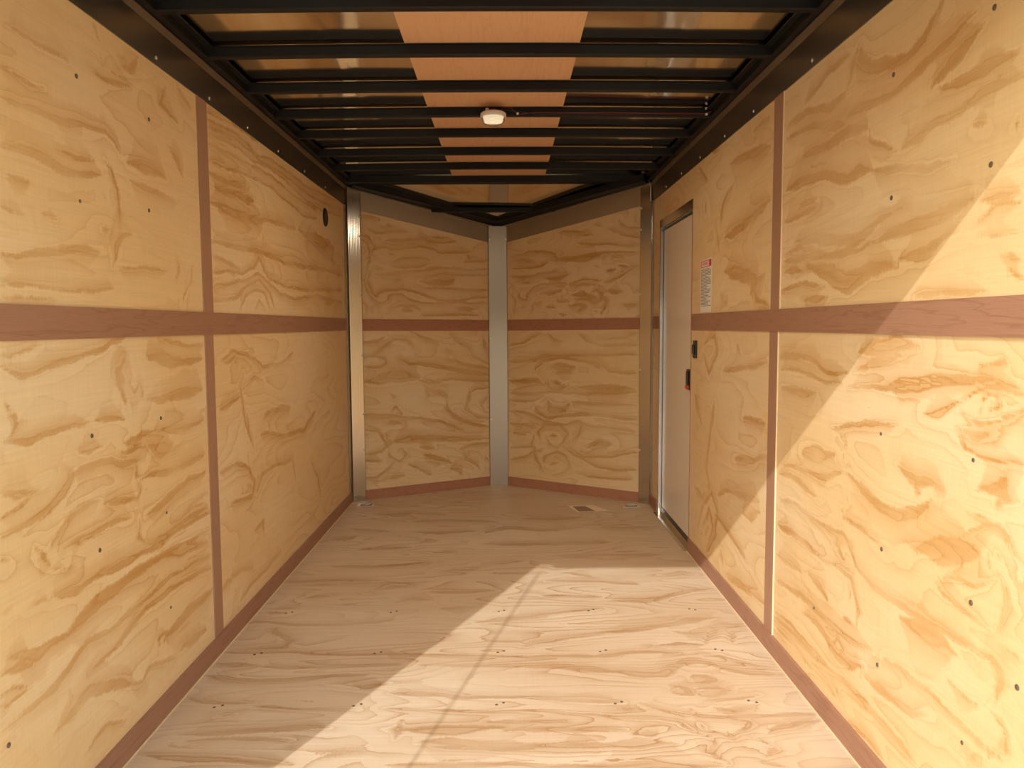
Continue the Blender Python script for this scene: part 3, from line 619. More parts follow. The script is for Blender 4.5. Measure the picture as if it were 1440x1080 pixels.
  [(2.676,1.378,12),(2.569,1.385,12),(2.493,1.366,11)],
  [(2.488,1.272,11),(2.309,1.284,10)],
  [(1.533,1.676,5),(1.516,1.676,5)],
  [(1.582,1.444,8),(1.527,1.447,8),(1.45,1.439,8)],
  [(1.589,1.398,5),(1.526,1.435,5),(1.449,1.423,4)],
  [(1.578,1.374,5),(1.522,1.373,5),(1.445,1.369,4)],
  [(1.501,1.331,20),(1.442,1.321,20)],
  [(1.473,1.301,17),(1.439,1.283,16)],
  [(1.816,1.265,7),(1.673,1.266,6),(1.532,1.26,6)],
  [(2.093,1.121,22),(1.976,1.141,25),(1.881,1.154,20),(1.784,1.151,15)],
  [(2.128,1.061,6),(2.03,1.09,10),(1.941,1.11,10),(1.849,1.124,5)],
  [(1.558,1.112,4),(1.517,1.116,5),(1.479,1.13,13),(1.466,1.119,10)],
  [(2.71,1.081,12),(2.571,1.097,11),(2.427,1.086,11),(2.328,1.061,6),(2.252,1.053,5),(2.155,1.062,5)],
  [(2.686,1.037,6),(2.549,1.049,6),(2.39,1.031,5),(2.295,1.022,5),(2.193,1.03,5)],
  [(2.682,0.974,19),(2.508,0.975,18),(2.371,0.987,17)],
  [(2.152,1.021,5),(2.051,1.032,8),(1.936,1.035,11),(1.853,1.037,10),(1.76,1.052,10),(1.667,1.069,7),(1.584,1.075,4),(1.502,1.084,3),(1.426,1.073,3)],
  [(1.937,1.046,7),(1.797,1.067,7),(1.693,1.084,7),(1.556,1.086,6),(1.476,1.088,6)],
  [(1.755,0.987,10),(1.679,1.005,14),(1.625,1.029,12)],
  [(1.625,1.025,5),(1.582,1.051,5),(1.514,1.07,5),(1.469,1.07,5),(1.42,1.062,5)],
  [(1.609,1.004,5),(1.564,0.994,5),(1.509,1.001,5),(1.459,1.022,5),(1.418,1.037,5)],
  [(1.551,1.02,3),(1.546,1.042,3),(1.513,1.053,3),(1.486,1.048,3),(1.492,1.03,3),(1.524,1.025,3)],
  [(2.257,0.896,6),(2.056,0.928,6),(1.888,0.95,5)],
  [(1.599,0.974,15),(1.562,0.966,15),(1.508,0.982,14)],
  [(1.622,0.975,4),(1.582,0.936,4),(1.525,0.929,4),(1.485,0.927,4),(1.412,0.94,4)],
  [(2.478,0.784,20),(2.343,0.799,21),(2.223,0.82,11)],
  [(2.198,0.873,5),(2.162,0.854,5),(2.166,0.817,5)],
  [(2.132,0.814,13),(2.125,0.797,13)],
  [(2.667,0.707,7),(2.493,0.725,6),(2.371,0.728,6),(2.262,0.737,6),(2.15,0.78,5)],
  [(2.685,0.674,5),(2.565,0.683,8),(2.49,0.676,12),(2.418,0.664,12),(2.351,0.659,9)],
  [(2.136,0.774,10),(2.071,0.763,12),(2.008,0.742,13),(1.938,0.73,14),(1.853,0.732,17),(1.776,0.749,17),(1.724,0.782,16),(1.708,0.795,16)],
  [(1.882,0.851,5),(1.83,0.834,11),(1.781,0.824,12),(1.711,0.843,10),(1.668,0.838,8)],
  [(1.801,0.84,6),(1.78,0.809,6),(1.761,0.803,6)],
  [(1.555,0.857,12),(1.507,0.868,25),(1.468,0.876,25),(1.448,0.86,20),(1.485,0.839,14)],
  [(1.448,0.852,6),(1.406,0.862,6)],
  [(2.139,0.713,6),(2.131,0.691,6)],
  [(2.171,0.669,5),(2.156,0.654,5)],
  [(2.659,0.589,7),(2.522,0.598,7),(2.396,0.587,7),(2.268,0.587,6),(2.166,0.596,6),(2.097,0.573,6)],
  [(2.674,0.486,12),(2.534,0.494,11),(2.425,0.49,11),(2.34,0.488,10)],
  [(2.169,0.645,5),(2.063,0.642,5),(1.977,0.631,4),(1.91,0.623,4)],
  [(1.591,0.745,6),(1.549,0.775,9),(1.523,0.795,6),(1.483,0.805,4),(1.45,0.793,6),(1.418,0.774,6)],
  [(1.771,0.669,24),(1.684,0.702,23),(1.605,0.723,22),(1.547,0.74,21)],
  [(1.58,0.798,5),(1.538,0.813,5),(1.51,0.811,5)],
  [(1.78,0.665,18),(1.7,0.684,26),(1.619,0.699,27),(1.56,0.713,20),(1.532,0.734,19)],
  [(1.479,0.75,7),(1.465,0.738,10)],
  [(1.505,0.738,6),(1.497,0.715,6)],
  [(1.655,0.636,4),(1.6,0.65,5),(1.542,0.658,6),(1.501,0.677,4),(1.482,0.698,4)],
  [(1.47,0.707,3),(1.443,0.682,5),(1.428,0.654,5),(1.451,0.612,4),(1.482,0.591,3)],
  [(1.687,0.615,4),(1.636,0.599,4),(1.574,0.59,3),(1.523,0.588,3),(1.482,0.587,3)],
  [(2.138,0.584,8),(2.096,0.56,7),(2.068,0.527,7),(1.993,0.511,7),(1.902,0.503,7),(1.809,0.511,6),(1.724,0.513,6),(1.639,0.522,6),(1.569,0.523,6),(1.519,0.527,5)],
  [(1.837,0.479,15),(1.723,0.493,24),(1.63,0.502,22),(1.59,0.491,15)],
  [(1.525,0.52,6),(1.478,0.532,9),(1.456,0.507,9),(1.448,0.485,9),(1.459,0.442,5)],
  [(1.511,0.419,4),(1.554,0.411,4),(1.6,0.416,4),(1.624,0.419,4)],
  [(2.402,0.398,20),(2.302,0.392,28),(2.254,0.369,22)],
  [(2.478,0.48,8),(2.373,0.483,8),(2.261,0.478,7),(2.16,0.491,7),(2.092,0.489,7),(2.077,0.452,7),(2.048,0.403,7),(2.058,0.369,7)],
  [(2.151,0.357,16),(2.084,0.365,16)],
  [(2.117,0.468,14),(2.101,0.425,14)],
  [(2.178,0.554,20),(2.148,0.526,20)],
  [(2.689,0.373,7),(2.566,0.381,11),(2.454,0.388,13)],
  [(2.446,0.257,7),(2.343,0.262,8),(2.247,0.248,12),(2.171,0.223,17),(2.076,0.235,16),(2.014,0.269,10)],
  [(2.216,0.241,5),(2.175,0.284,5),(2.132,0.265,5),(2.158,0.241,5)],
  [(2.013,0.246,11),(1.919,0.256,14),(1.865,0.261,11),(1.764,0.269,8),(1.692,0.292,4)],
  [(1.913,0.338,6),(1.829,0.349,8),(1.769,0.35,8),(1.697,0.359,6),(1.637,0.355,4),(1.58,0.351,3),(1.521,0.346,3),(1.472,0.347,3),(1.433,0.344,3)],
  [(1.471,0.33,6),(1.428,0.364,4),(1.423,0.388,3),(1.437,0.414,3),(1.471,0.422,3)],
  [(2.705,0.283,9),(2.523,0.3,8),(2.379,0.31,8),(2.281,0.3,8),(2.162,0.309,7),(2.055,0.316,7),(1.959,0.335,6)],
  [(2.698,0.168,7),(2.535,0.179,6),(2.371,0.175,6),(2.241,0.165,6),(2.126,0.18,5),(2.046,0.176,5),(1.971,0.161,5)],
  [(2.695,0.114,6),(2.511,0.115,6),(2.367,0.107,5),(2.238,0.114,5),(2.163,0.099,5)],
  [(2.719,0.144,7),(2.495,0.158,6),(2.32,0.156,6),(2.168,0.173,5),(2.072,0.181,5),(1.997,0.183,5),(1.881,0.175,5),(1.787,0.172,4),(1.738,0.158,4)],
  [(2.21,0.14,5),(2.165,0.123,5),(2.134,0.088,5)],
  [(2.092,0.073,7),(1.99,0.086,7),(1.897,0.081,6)],
  [(1.441,0.569,12),(1.416,0.568,12),(1.392,0.558,11)],
  [(1.592,0.292,4),(1.539,0.29,4),(1.503,0.298,4)],
  [(1.545,0.273,3),(1.532,0.299,3),(1.498,0.319,3),(1.483,0.305,3)],
  [(1.417,0.765,9),(1.399,0.75,9)],
  [(1.449,0.78,4),(1.412,0.766,3)],
  [(3.47,1.651,9),(3.457,1.723,9),(3.363,1.771,8),(3.273,1.799,8)],
  [(3.417,1.579,11),(3.231,1.585,14),(3.04,1.611,17),(2.826,1.649,16)],
  [(3.883,1.984,11),(3.717,1.881,10)],
  [(3.751,1.788,16),(3.728,1.724,16)],
  [(3.408,1.431,19),(3.163,1.406,30),(2.975,1.369,22),(3.049,1.315,23)],
  [(2.856,1.393,8),(2.999,1.354,8),(2.971,1.296,8),(2.803,1.268,8)],
  [(3.47,1.332,8),(3.368,1.291,7),(3.5,1.257,8)],
  [(3.338,1.882,24),(3.107,1.868,22),(2.838,1.847,10)],
  [(3.648,2.004,14),(3.505,1.982,13)],
  [(3.556,1.643,8),(3.497,1.523,8)],
  [(3.034,1.948,12),(2.844,1.953,11)],
  [(3.752,1.103,8),(3.55,1.147,8),(3.497,1.058,8),(3.639,0.971,8),(3.749,1.048,8)],
  [(3.199,1.117,31),(3.158,1.071,30)],
  [(3.401,0.986,10),(3.117,1.021,9),(2.814,1.058,8)],
  [(3.907,0.838,23),(3.817,0.761,23),(3.757,0.698,22)],
  [(3.105,0.819,14),(2.832,0.83,13)],
  [(3.533,0.846,10),(3.576,0.735,11),(3.621,0.62,11),(3.666,0.502,11),(3.611,0.431,11)],
  [(3.212,0.637,12),(2.953,0.67,11),(2.794,0.72,10)],
  [(3.462,0.41,8),(3.329,0.471,12),(3.05,0.503,14),(2.878,0.52,13)],
  [(3.083,0.425,46),(2.875,0.477,42)],
  [(3.883,0.373,14),(3.712,0.353,14)],
  [(3.813,0.155,8),(3.71,0.325,8),(3.558,0.401,8),(3.457,0.332,8),(3.499,0.214,8),(3.644,0.09,8)],
  [(3.705,0.213,7),(3.605,0.322,7),(3.526,0.261,7),(3.596,0.159,7)],
  [(3.505,0.32,10),(3.233,0.288,10),(3.036,0.25,9)],
  [(3.308,0.089,12),(3.104,0.121,18),(2.923,0.15,17),(2.792,0.153,16)],
  [(3.403,0.189,15),(3.355,0.138,15)],
 ],
 'F': [
  [(-1.075,3.008,12),(-1.028,3.059,12),(-0.96,3.047,12),(-0.889,3.025,12),(-0.807,3.013,12),(-0.712,3.015,12),(-0.557,3.038,12),(-0.449,3.067,12)],
  [(-1.013,3.167,30),(-0.943,3.154,30)],
  [(-0.926,3.015,12),(-0.91,2.935,11),(-0.827,2.858,11),(-0.842,2.804,10),(-0.955,2.789,10)],
  [(-1.064,2.765,10),(-0.942,2.751,10),(-0.798,2.755,10),(-0.648,2.734,10),(-0.402,2.729,10)],
  [(-1.043,2.67,18),(-0.954,2.658,18),(-0.88,2.646,18)],
  [(-0.877,2.638,9),(-0.763,2.628,9),(-0.625,2.633,9),(-0.39,2.647,9)],
  [(-1.043,2.58,13),(-0.943,2.548,13),(-0.857,2.532,12),(-0.738,2.536,12),(-0.609,2.564,13),(-0.475,2.571,13)],
  [(-0.54,2.49,12),(-0.484,2.474,24),(-0.408,2.494,24)],
  [(-1.048,2.41,10),(-0.992,2.383,10),(-0.907,2.375,10),(-0.806,2.373,10)],
  [(-0.8,2.354,6),(-0.683,2.339,6),(-0.471,2.335,6)],
  [(-0.98,2.192,7),(-0.904,2.191,12),(-0.82,2.2,15),(-0.735,2.21,16),(-0.65,2.22,18),(-0.544,2.224,18)],
  [(-0.935,2.154,8),(-0.808,2.167,8),(-0.631,2.154,8)],
  [(-1.045,2.083,9),(-0.938,2.067,12),(-0.847,2.06,13),(-0.766,2.049,9),(-0.675,2.038,11),(-0.596,2.027,12)],
  [(-0.914,2.295,9),(-0.843,2.299,9)],
  [(-0.134,3.028,12),(-0.053,3.053,21),(0.044,3.078,22),(0.184,3.112,15)],
  [(0.058,2.781,22),(0.104,2.833,32),(0.169,2.863,26),(0.268,2.885,17),(0.465,2.938,14)],
  [(-0.455,2.74,10),(-0.269,2.724,9),(-0.084,2.715,9),(0.099,2.703,9),(0.251,2.704,9),(0.342,2.695,9),(0.43,2.715,9)],
  [(-0.309,2.642,9),(-0.142,2.633,11),(0.037,2.63,14),(0.155,2.623,18),(0.271,2.594,24),(0.408,2.572,22)],
  [(-0.407,2.433,9),(-0.324,2.428,15),(-0.241,2.424,12),(-0.13,2.396,9),(0.033,2.399,10),(0.141,2.385,10),(0.3,2.36,9),(0.374,2.354,7)],
  [(-0.391,2.335,7),(-0.284,2.323,7),(-0.152,2.312,7),(0.031,2.312,7),(0.136,2.31,7),(0.239,2.287,7),(0.36,2.263,7)],
  [(-0.331,2.208,13),(-0.27,2.203,21),(-0.17,2.191,26),(-0.09,2.204,24),(-0.02,2.212,16)],
  [(-0.254,2.142,16),(-0.166,2.136,21),(-0.087,2.117,14),(0.028,2.115,11),(0.172,2.108,11),(0.337,2.118,11)],
  [(-0.02,2.193,6),(0.105,2.201,11),(0.229,2.194,12),(0.349,2.196,15)],
  [(-0.211,2.106,8),(-0.115,2.1,8),(0.076,2.092,8)],
  [(-0.342,2.022,7),(-0.203,2.018,12),(-0.065,2.019,12),(0.05,2.021,10),(0.118,2.004,12),(0.32,2.009,12)],
  [(0.149,2.117,13),(0.269,2.115,13)],
  [(-0.071,2.243,9),(0.081,2.245,9),(0.184,2.248,9)],
  [(-0.328,2.257,17),(-0.333,2.153,15)],
  [(0.349,2.905,14),(0.443,2.916,18),(0.543,2.953,19),(0.627,2.982,19),(0.694,3.001,19),(0.768,3.041,32),(0.871,3.064,12)],
  [(0.653,2.922,13),(0.718,2.901,25),(0.795,2.958,16),(0.869,2.997,13),(0.965,2.999,11)],
  [(0.748,2.807,14),(0.8,2.918,15),(0.86,2.967,15),(0.954,2.965,15)],
  [(0.558,2.793,12),(0.651,2.809,21),(0.738,2.798,21)],
  [(0.852,2.805,10),(0.871,2.898,11),(0.892,2.916,11),(0.955,2.919,11)],
  [(0.326,2.708,9),(0.383,2.71,9),(0.444,2.726,10),(0.545,2.727,10),(0.632,2.725,10)],
  [(0.711,2.695,9),(0.768,2.694,17),(0.813,2.652,13),(0.871,2.611,11),(0.934,2.594,7)],
  [(0.311,2.583,21),(0.392,2.574,23),(0.469,2.547,22),(0.538,2.549,18),(0.578,2.609,21),(0.628,2.648,24),(0.673,2.658,24),(0.72,2.622,12),(0.776,2.574,9),(0.835,2.543,7),(0.955,2.537,7)],
  [(0.612,2.518,12),(0.644,2.539,12),(0.682,2.531,12),(0.703,2.508,12),(0.671,2.488,12),(0.612,2.489,12)],
  [(0.618,2.433,8),(0.649,2.453,8),(0.688,2.452,8),(0.721,2.431,8),(0.673,2.398,7),(0.633,2.392,7),(0.616,2.426,8)],
  [(0.533,2.434,8),(0.559,2.461,8),(0.595,2.447,8),(0.598,2.406,7),(0.56,2.407,7),(0.533,2.434,8)],
  [(0.65,2.315,14),(0.696,2.301,23),(0.765,2.325,19),(0.796,2.343,12)],
  [(0.623,2.353,7),(0.677,2.365,7),(0.756,2.376,7),(0.822,2.402,7)],
  [(0.576,2.316,9),(0.592,2.279,9),(0.66,2.26,9),(0.758,2.264,9),(0.859,2.274,9),(0.958,2.278,9)],
  [(0.274,2.273,8),(0.37,2.265,8),(0.453,2.258,8),(0.52,2.233,7),(0.554,2.176,7),(0.586,2.143,7)],
  [(0.42,2.344,11),(0.481,2.305,10),(0.537,2.28,10),(0.592,2.279,10)],
  [(0.58,2.232,9),(0.59,2.181,8),(0.632,2.164,8),(0.646,2.131,8),(0.667,2.163,8),(0.71,2.19,8),(0.729,2.229,9),(0.686,2.248,9)],
  [(0.641,2.152,16),(0.662,2.147,16)],
  [(0.767,2.167,12),(0.794,2.194,19),(0.836,2.21,17),(0.889,2.226,11),(0.962,2.242,6)],
  [(0.586,2.143,12),(0.589,2.111,11),(0.567,2.07,11),(0.584,2.031,11),(0.604,2.007,10)],
  [(0.706,2.141,8),(0.741,2.108,8),(0.762,2.087,7)],
  [(0.734,2.088,18),(0.753,2.077,22),(0.718,2.038,17)],
  [(0.365,2.163,16),(0.412,2.167,26),(0.455,2.178,13)],
  [(0.255,2.112,14),(0.346,2.115,23),(0.426,2.119,28),(0.483,2.118,18)],
  [(0.264,2.192,12),(0.346,2.191,12)],
  [(0.242,2.003,14),(0.351,2.011,14),(0.395,2.015,14),(0.458,2.004,14),(0.585,1.997,14)],
  [(0.699,2.014,9),(0.746,1.995,9)],
  [(-0.86,4.853,36),(-0.702,4.808,36),(-0.611,4.888,37),(-0.4,4.799,36)],
  [(-0.92,4.491,21),(-0.801,4.452,20),(-0.674,4.414,20)],
  [(-0.994,4.241,37),(-0.926,4.255,37),(-0.852,4.334,39)],
  [(-0.553,4.41,27),(-0.402,4.372,26),(-0.184,4.417,27)],
  [(-0.464,4.258,50),(-0.407,4.225,49)],
  [(-0.799,4.053,17),(-0.598,4.077,17),(-0.515,4.09,17)],
  [(-0.89,3.783,20),(-0.712,3.766,19),(-0.51,3.786,20),(-0.372,3.848,20)],
  [(-1.12,3.55,15),(-0.955,3.546,15),(-0.788,3.565,15),(-0.598,3.549,15)],
  [(-0.613,3.419,28),(-0.512,3.47,29),(-0.439,3.468,29)],
  [(-0.923,3.315,15),(-0.848,3.353,15),(-0.792,3.352,15)],
  [(-0.483,3.266,22),(-0.419,3.303,22),(-0.313,3.282,22)],
  [(-0.284,3.187,24),(-0.137,3.202,25)],
  [(-1.011,3.194,14),(-0.878,3.2,14)],
  [(-0.358,3.382,14),(-0.215,3.379,14),(-0.073,3.396,14)],
  [(-0.582,4.647,22),(-0.341,4.678,23),(-0.057,4.631,22)],
  [(-0.385,3.985,27),(-0.253,4.01,28)],
  [(-0.311,3.694,21),(-0.157,3.715,21)],
  [(-0.137,4.365,33),(0.001,4.491,35),(0.209,4.419,34),(0.447,4.479,34)],
  [(-0.13,4.143,29),(0.087,4.137,29),(0.327,4.15,30),(0.569,4.163,30)],
  [(0.267,3.916,20),(0.495,3.927,20),(0.807,3.936,20)],
  [(0.099,4.699,38),(0.258,4.67,37),(0.47,4.713,38)],
  [(0.564,4.475,26),(0.751,4.47,26),(0.923,4.51,26)],
  [(0.185,3.53,13),(0.443,3.51,13),(0.62,3.465,13)],
  [(0.447,3.264,18),(0.584,3.261,23),(0.695,3.295,21),(0.829,3.38,15),(0.943,3.404,12)],
  [(0.74,3.603,17),(0.844,3.644,17),(0.91,3.598,17)],
  [(0.023,3.07,14),(0.146,3.11,15),(0.247,3.141,15),(0.401,3.171,15)],
  [(0.157,3.332,17),(0.419,3.314,16)],
  [(0.268,3.644,17),(0.414,3.581,17)],
  [(-0.121,3.809,25),(0.08,3.836,25)],
 ],
}
#@END@

def vnoise(A, C, la, lc, seed, octaves=2):
    """smooth value noise in -1..1 with cells la x lc metres"""
    out = np.zeros(A.shape); amp, tot = 1.0, 0.0
    for o_ in range(octaves):
        T_ = np.random.RandomState(seed + 17 * o_).rand(64, 64) * 2 - 1
        x = A / la * 2**o_; y = C / lc * 2**o_
        xi = np.floor(x).astype(int); yi = np.floor(y).astype(int)
        fx = x - xi; fy = y - yi
        fx = fx*fx*(3-2*fx); fy = fy*fy*(3-2*fy)
        g_ = lambda a, b: T_[a % 64, b % 64]
        out += amp * ((g_(xi, yi)*(1-fx) + g_(xi+1, yi)*fx)*(1-fy) + (g_(xi, yi+1)*(1-fx) + g_(xi+1, yi+1)*fx)*fy)
        tot += amp; amp *= 0.55
    return out / tot

def seg_field(A, C, strokes, seed=1, horiz=1.0):
    """A, C: along/across coordinates (m) of a rectangular grid. Returns the flame field (0.5 is its
    outline) and a wide one-sided halo"""
    Fv = np.zeros(A.shape, np.float32); Hv = np.zeros(A.shape, np.float32); Gv = np.zeros(A.shape, np.float32)
    au, cu = A[:, 0], C[0, :]
    WA = A + 0.016 * vnoise(A, C, 0.10, 0.045, seed, 3)
    WC = C + 0.0085 * vnoise(A, C, 0.085, 0.05, seed + 5, 3)
    wmod = 1.0 + 0.45 * vnoise(A, C, 0.13, 0.06, seed + 9, 2)
    for q, pts in enumerate(strokes):
        a_ = np.array([p[0] for p in pts]); c_ = np.array([p[1] for p in pts]); w_ = np.array([p[2] for p in pts]) / 1000.0
        wm = float(w_.max())
        k = 0.5 / min(max(wm, 0.011), 0.030)
        shift = 1.5 * wm + 0.012
        R_ = shift + wm
        reach = shift + R_ + 0.05
        i0, i1 = np.searchsorted(au, [a_.min() - reach, a_.max() + reach]); j0, j1 = np.searchsorted(cu, [c_.min() - reach, c_.max() + reach])
        if i1 <= i0 or j1 <= j0: continue
        sl = (slice(i0, i1), slice(j0, j1))
        AA, CC, WM = WA[sl], WC[sl], wmod[sl]
        L = np.hypot(np.diff(a_), np.diff(c_)); cum = np.concatenate([[0], np.cumsum(L)]); tot = cum[-1]
        best = np.full(AA.shape, -9.0); halo = np.full(AA.shape, -9.0); glow = np.zeros(AA.shape)
        sgn = 1.0 if (q * 7 + seed) % 5 < 3 else -1.0
        for n in range(len(pts) - 1):
            da, dc = a_[n+1] - a_[n], c_[n+1] - c_[n]
            t = np.clip(((AA - a_[n]) * da + (CC - c_[n]) * dc) / (da*da + dc*dc + 1e-12), 0, 1)
            d = np.hypot(AA - a_[n] - t*da, CC - c_[n] - t*dc)
            w = (w_[n] + t * (w_[n+1] - w_[n])) * WM
            s_ = cum[n] + t * L[n]
            end = np.minimum(s_, tot - s_)
            w = w * np.clip(0.08 + end / (2.6 * wm + 0.05), 0.08, 1.0)
            best = np.maximum(best, 0.5 + (w - d) * k)
            f_ = w / wm
            d2 = np.hypot(AA - a_[n] - t*da, CC - c_[n] - t*dc - sgn * shift * f_)
            halo = np.maximum(halo, 0.5 + (R_ * f_ - d2) * 0.5 / 0.03)
            glow = np.maximum(glow, 1.0 - d / (R_ + shift))
        Fv[sl] = np.maximum(Fv[sl], np.clip(best, 0, 1))
        Hv[sl] = np.maximum(Hv[sl], np.clip(halo, 0, 1)); Gv[sl] = np.maximum(Gv[sl], np.clip(glow, 0, 1))
    return Fv, Hv, Gv

def sheet(name, us, vs_, to_xyz, thick, mat, seedf, key, holes=(), cut=None):
    """a slab whose inside face is a fine grid over (u, v); thick = outward vector"""
    U, V = np.meshgrid(us, vs_, indexing='ij')
    nu, nv = U.shape
    P = to_xyz(U, V)                                   # (nu, nv, 3)
    nrm = np.array(thick)
    front = P.reshape(-1, 3)
    idx = np.arange(nu * nv).reshape(nu, nv)
    uc = 0.5 * (U[:-1, :-1] + U[1:, 1:]); vc = 0.5 * (V[:-1, :-1] + V[1:, 1:])
    keep = np.ones(uc.shape, bool)
    for h in holes:
        keep &= ~((uc > h[0]) & (uc < h[1]) & (vc > h[2]) & (vc < h[3]))
    ii, jj = np.nonzero(keep)
    f = np.stack([idx[ii, jj], idx[ii+1, jj], idx[ii+1, jj+1], idx[ii, jj+1]], 1)
    N = len(front)
    verts = [front]
    faces = [f]
    # rim and back, coarse
    back = front + nrm
    verts.append(back)
    rim = []
    kp = np.pad(keep, 1)
    for i, j in zip(ii, jj):
        a, b_, c, d = idx[i, j], idx[i+1, j], idx[i+1, j+1], idx[i, j+1]
        if not kp[i, j+1]: rim.append((d, a, a + N, d + N))
        if not kp[i+2, j+1]: rim.append((b_, c, c + N, b_ + N))
        if not kp[i+1, j]: rim.append((a, b_, b_ + N, a + N))
        if not kp[i+1, j+2]: rim.append((c, d, d + N, c + N))
    faces.append(np.array(rim)); faces.append(f[:, ::-1] + N)
    me = bpy.data.meshes.new(name)
    allf = np.concatenate(faces)
    me.from_pydata(np.concatenate(verts).tolist(), [], allf.tolist())
    A, C = U, V
    S = seedf(U, V)
    gp = np.stack([A, C, S], -1).reshape(-1, 3)
    at = me.attributes.new('gp', 'FLOAT_VECTOR', 'POINT')
    at.data.foreach_set('vector', np.concatenate([gp, gp]).astype(np.float32).ravel())
    Fv, Hv, Gv = seg_field(A, C, STREAKS.get(key, []), seed=len(key) * 31 + ord(key[-1]))
    at = me.attributes.new('glow', 'FLOAT', 'POINT')
    at.data.foreach_set('value', np.concatenate([Gv.ravel(), Gv.ravel()]).astype(np.float32))
    at = me.attributes.new('halo', 'FLOAT', 'POINT')
    at.data.foreach_set('value', np.concatenate([Hv.ravel(), Hv.ravel()]).astype(np.float32))
    at = me.attributes.new('streak', 'FLOAT', 'POINT')
    at.data.foreach_set('value', np.concatenate([Fv.ravel(), Fv.ravel()]).astype(np.float32))
    me.materials.append(mat)
    me.validate(); me.update()
    o = bpy.data.objects.new(name, me)
    col.objects.link(o)
    return o

def grid(a, b, step, extra=()):
    n = max(2, int(round((b - a) / step)) + 1)
    g_ = list(np.linspace(a, b, n)) + [e for e in extra if a < e < b]
    g_ = sorted(g_)
    out = [g_[0]]
    for x in g_[1:]:
        if x - out[-1] > 1e-5: out.append(x)
    return np.array(out)

# left wall: four sheets (near/far, above/below the band)
BLc = 2.765; BRc = 2.755
def seed_left(U, V): return np.where(U < BLc, 0.0, 3.0) + np.where(V < 1.21, 0.0, 7.0) + 1.3
def seed_right(U, V): return np.where(U < BRc, 0.0, 3.0) + np.where(V < 1.21, 0.0, 7.0) + 41.3
o = sheet('wall_left', grid(Y0, YL + 0.02, 0.008), grid(0, 2.2, 0.008), lambda U, V: np.stack([np.full_like(U, XL), U, V], -1),
          (-0.035, 0, 0), M_wall, seed_left, 'L')
finish(o, 'left side wall of bare pine plywood in full shade, with round black vent', 'wall', kind='structure')
o = sheet('wall_right', grid(Y0, YR + 0.02, 0.008, (DY0, DY1)), grid(0, 2.2, 0.008, (DZ0, DZ1)), lambda U, V: np.stack([np.full_like(U, XR), U, V], -1),
          (0.035, 0, 0), M_wall, seed_right, 'R', holes=[(DY0, DY1, DZ0 - 0.01, DZ1)])
finish(o, 'right side wall of pine plywood with diagonal sunlight across it and a door at its far end', 'wall', kind='structure')

# front walls of the V nose; u runs along the wall from the corner to the nose
def nose_wall(name, x0, y0, x1, y1, seed, key, label, out):
    L = math.hypot(x1 - x0, y1 - y0)
    dx, dy = (x1 - x0) / L, (y1 - y0) / L
    def f(U, V):
        top = 2.13 + (NOSEZ + 0.0 - 2.13) * (U / L)
        Vz = V * top / 2.13
        return np.stack([x0 + dx * U, y0 + dy * U, Vz], -1)
    o = sheet(name, grid(0, L, 0.008), grid(0, 2.13, 0.008), f, out, M_wall, lambda U, V: np.where(V < 1.21, 0.0, 5.0) + seed, key)
    finish(o, label, 'wall', kind='structure')
    return L, dx, dy
LL, ldx, ldy = nose_wall('wall_front_left', XL, YL, AX, AY, 80.3, 'FL', 'left half of the V shaped front wall, pine plywood', (-0.02, 0.03, 0))
LR, rdx, rdy = nose_wall('wall_front_right', XR, YR, AX, AY, 97.3, 'FR', 'right half of the V shaped front wall, pine plywood with knots', (0.02, 0.03, 0))

# floor: u = x along the grain, v = y across it; the front edge follows the nose
def floor_xyz(U, V):
    t = (V - Y0) / (AY - Y0)
    lim = np.where(U < AX, YL + (AY - YL) * (U - XL) / (AX - XL), AY + (YR - AY) * (U - AX) / (XR - AX))
    return np.stack([U, np.minimum(V, lim + 0.01), np.zeros_like(U)], -1)
o = sheet('floor', grid(XL - 0.0, XR + 0.0, 0.008, (AX,)), grid(Y0 - 0.02, AY, 0.008), floor_xyz, (0, 0, -0.03), M_floor,
          lambda U, V: np.where(V < 3.54, 0.0, 0.4) + 130.7, 'F')
finish(o, 'pale pine plywood floor with a wedge of sunlight on it', 'floor', kind='structure')

def nose_top(name, p, q, label):
    bm = BM(); seg_box(bm, p, q, 2.05, 2.24, 1.85, 2.04, 0.02, -0.028)
    o = link(name, bm, M_black); finish(o, label, 'wall', kind='structure')

# ------------------------------------------------------------------ brown bands, battens, baseboards
T = 0.006
def seg_box(bm, p0, p1, z0a, z1a, z0b, z1b, t, off=0.0):
    """strip on a wall from p0 to p1 (x, y), t thick towards the inside"""
    p0, p1 = Vector((*p0, 0)), Vector((*p1, 0))
    d = (p1 - p0).normalized(); n = Vector((-d.y, d.x, 0))
    if n.dot(Vector((-0.05, 3.2, 0)) - (p0 + p1) / 2) < 0: n = -n
    a0, a1 = p0 + n * off, p0 + n * (off + t); b0, b1 = p1 + n * off, p1 + n * (off + t)
    lo = [(a0.x, a0.y, z0a), (a1.x, a1.y, z0a), (a1.x, a1.y, z1a), (a0.x, a0.y, z1a)]
    hi = [(b0.x, b0.y, z0b), (b1.x, b1.y, z0b), (b1.x, b1.y, z1b), (b0.x, b0.y, z1b)]
    hull8(bm, lo, hi)

def strip(name, p0, p1, z0, z1, mat, label, cat, t=T, off=0.0, z0b=None, z1b=None, parent=None):
    bm = BM(); seg_box(bm, p0, p1, z0, z1, z0 if z0b is None else z0b, z1 if z1b is None else z1b, t, off)
    o = link(name, bm, mat, parent)
    if parent is None: finish(o, label, cat, kind='structure')
    return o

def nl(s): return (XL + ldx * s, YL + ldy * s)          # a point on the left nose wall
def nr(s): return (XR + rdx * s, YR + rdy * s)
PW = 0.075                                              # how far corner covers reach along the nose walls

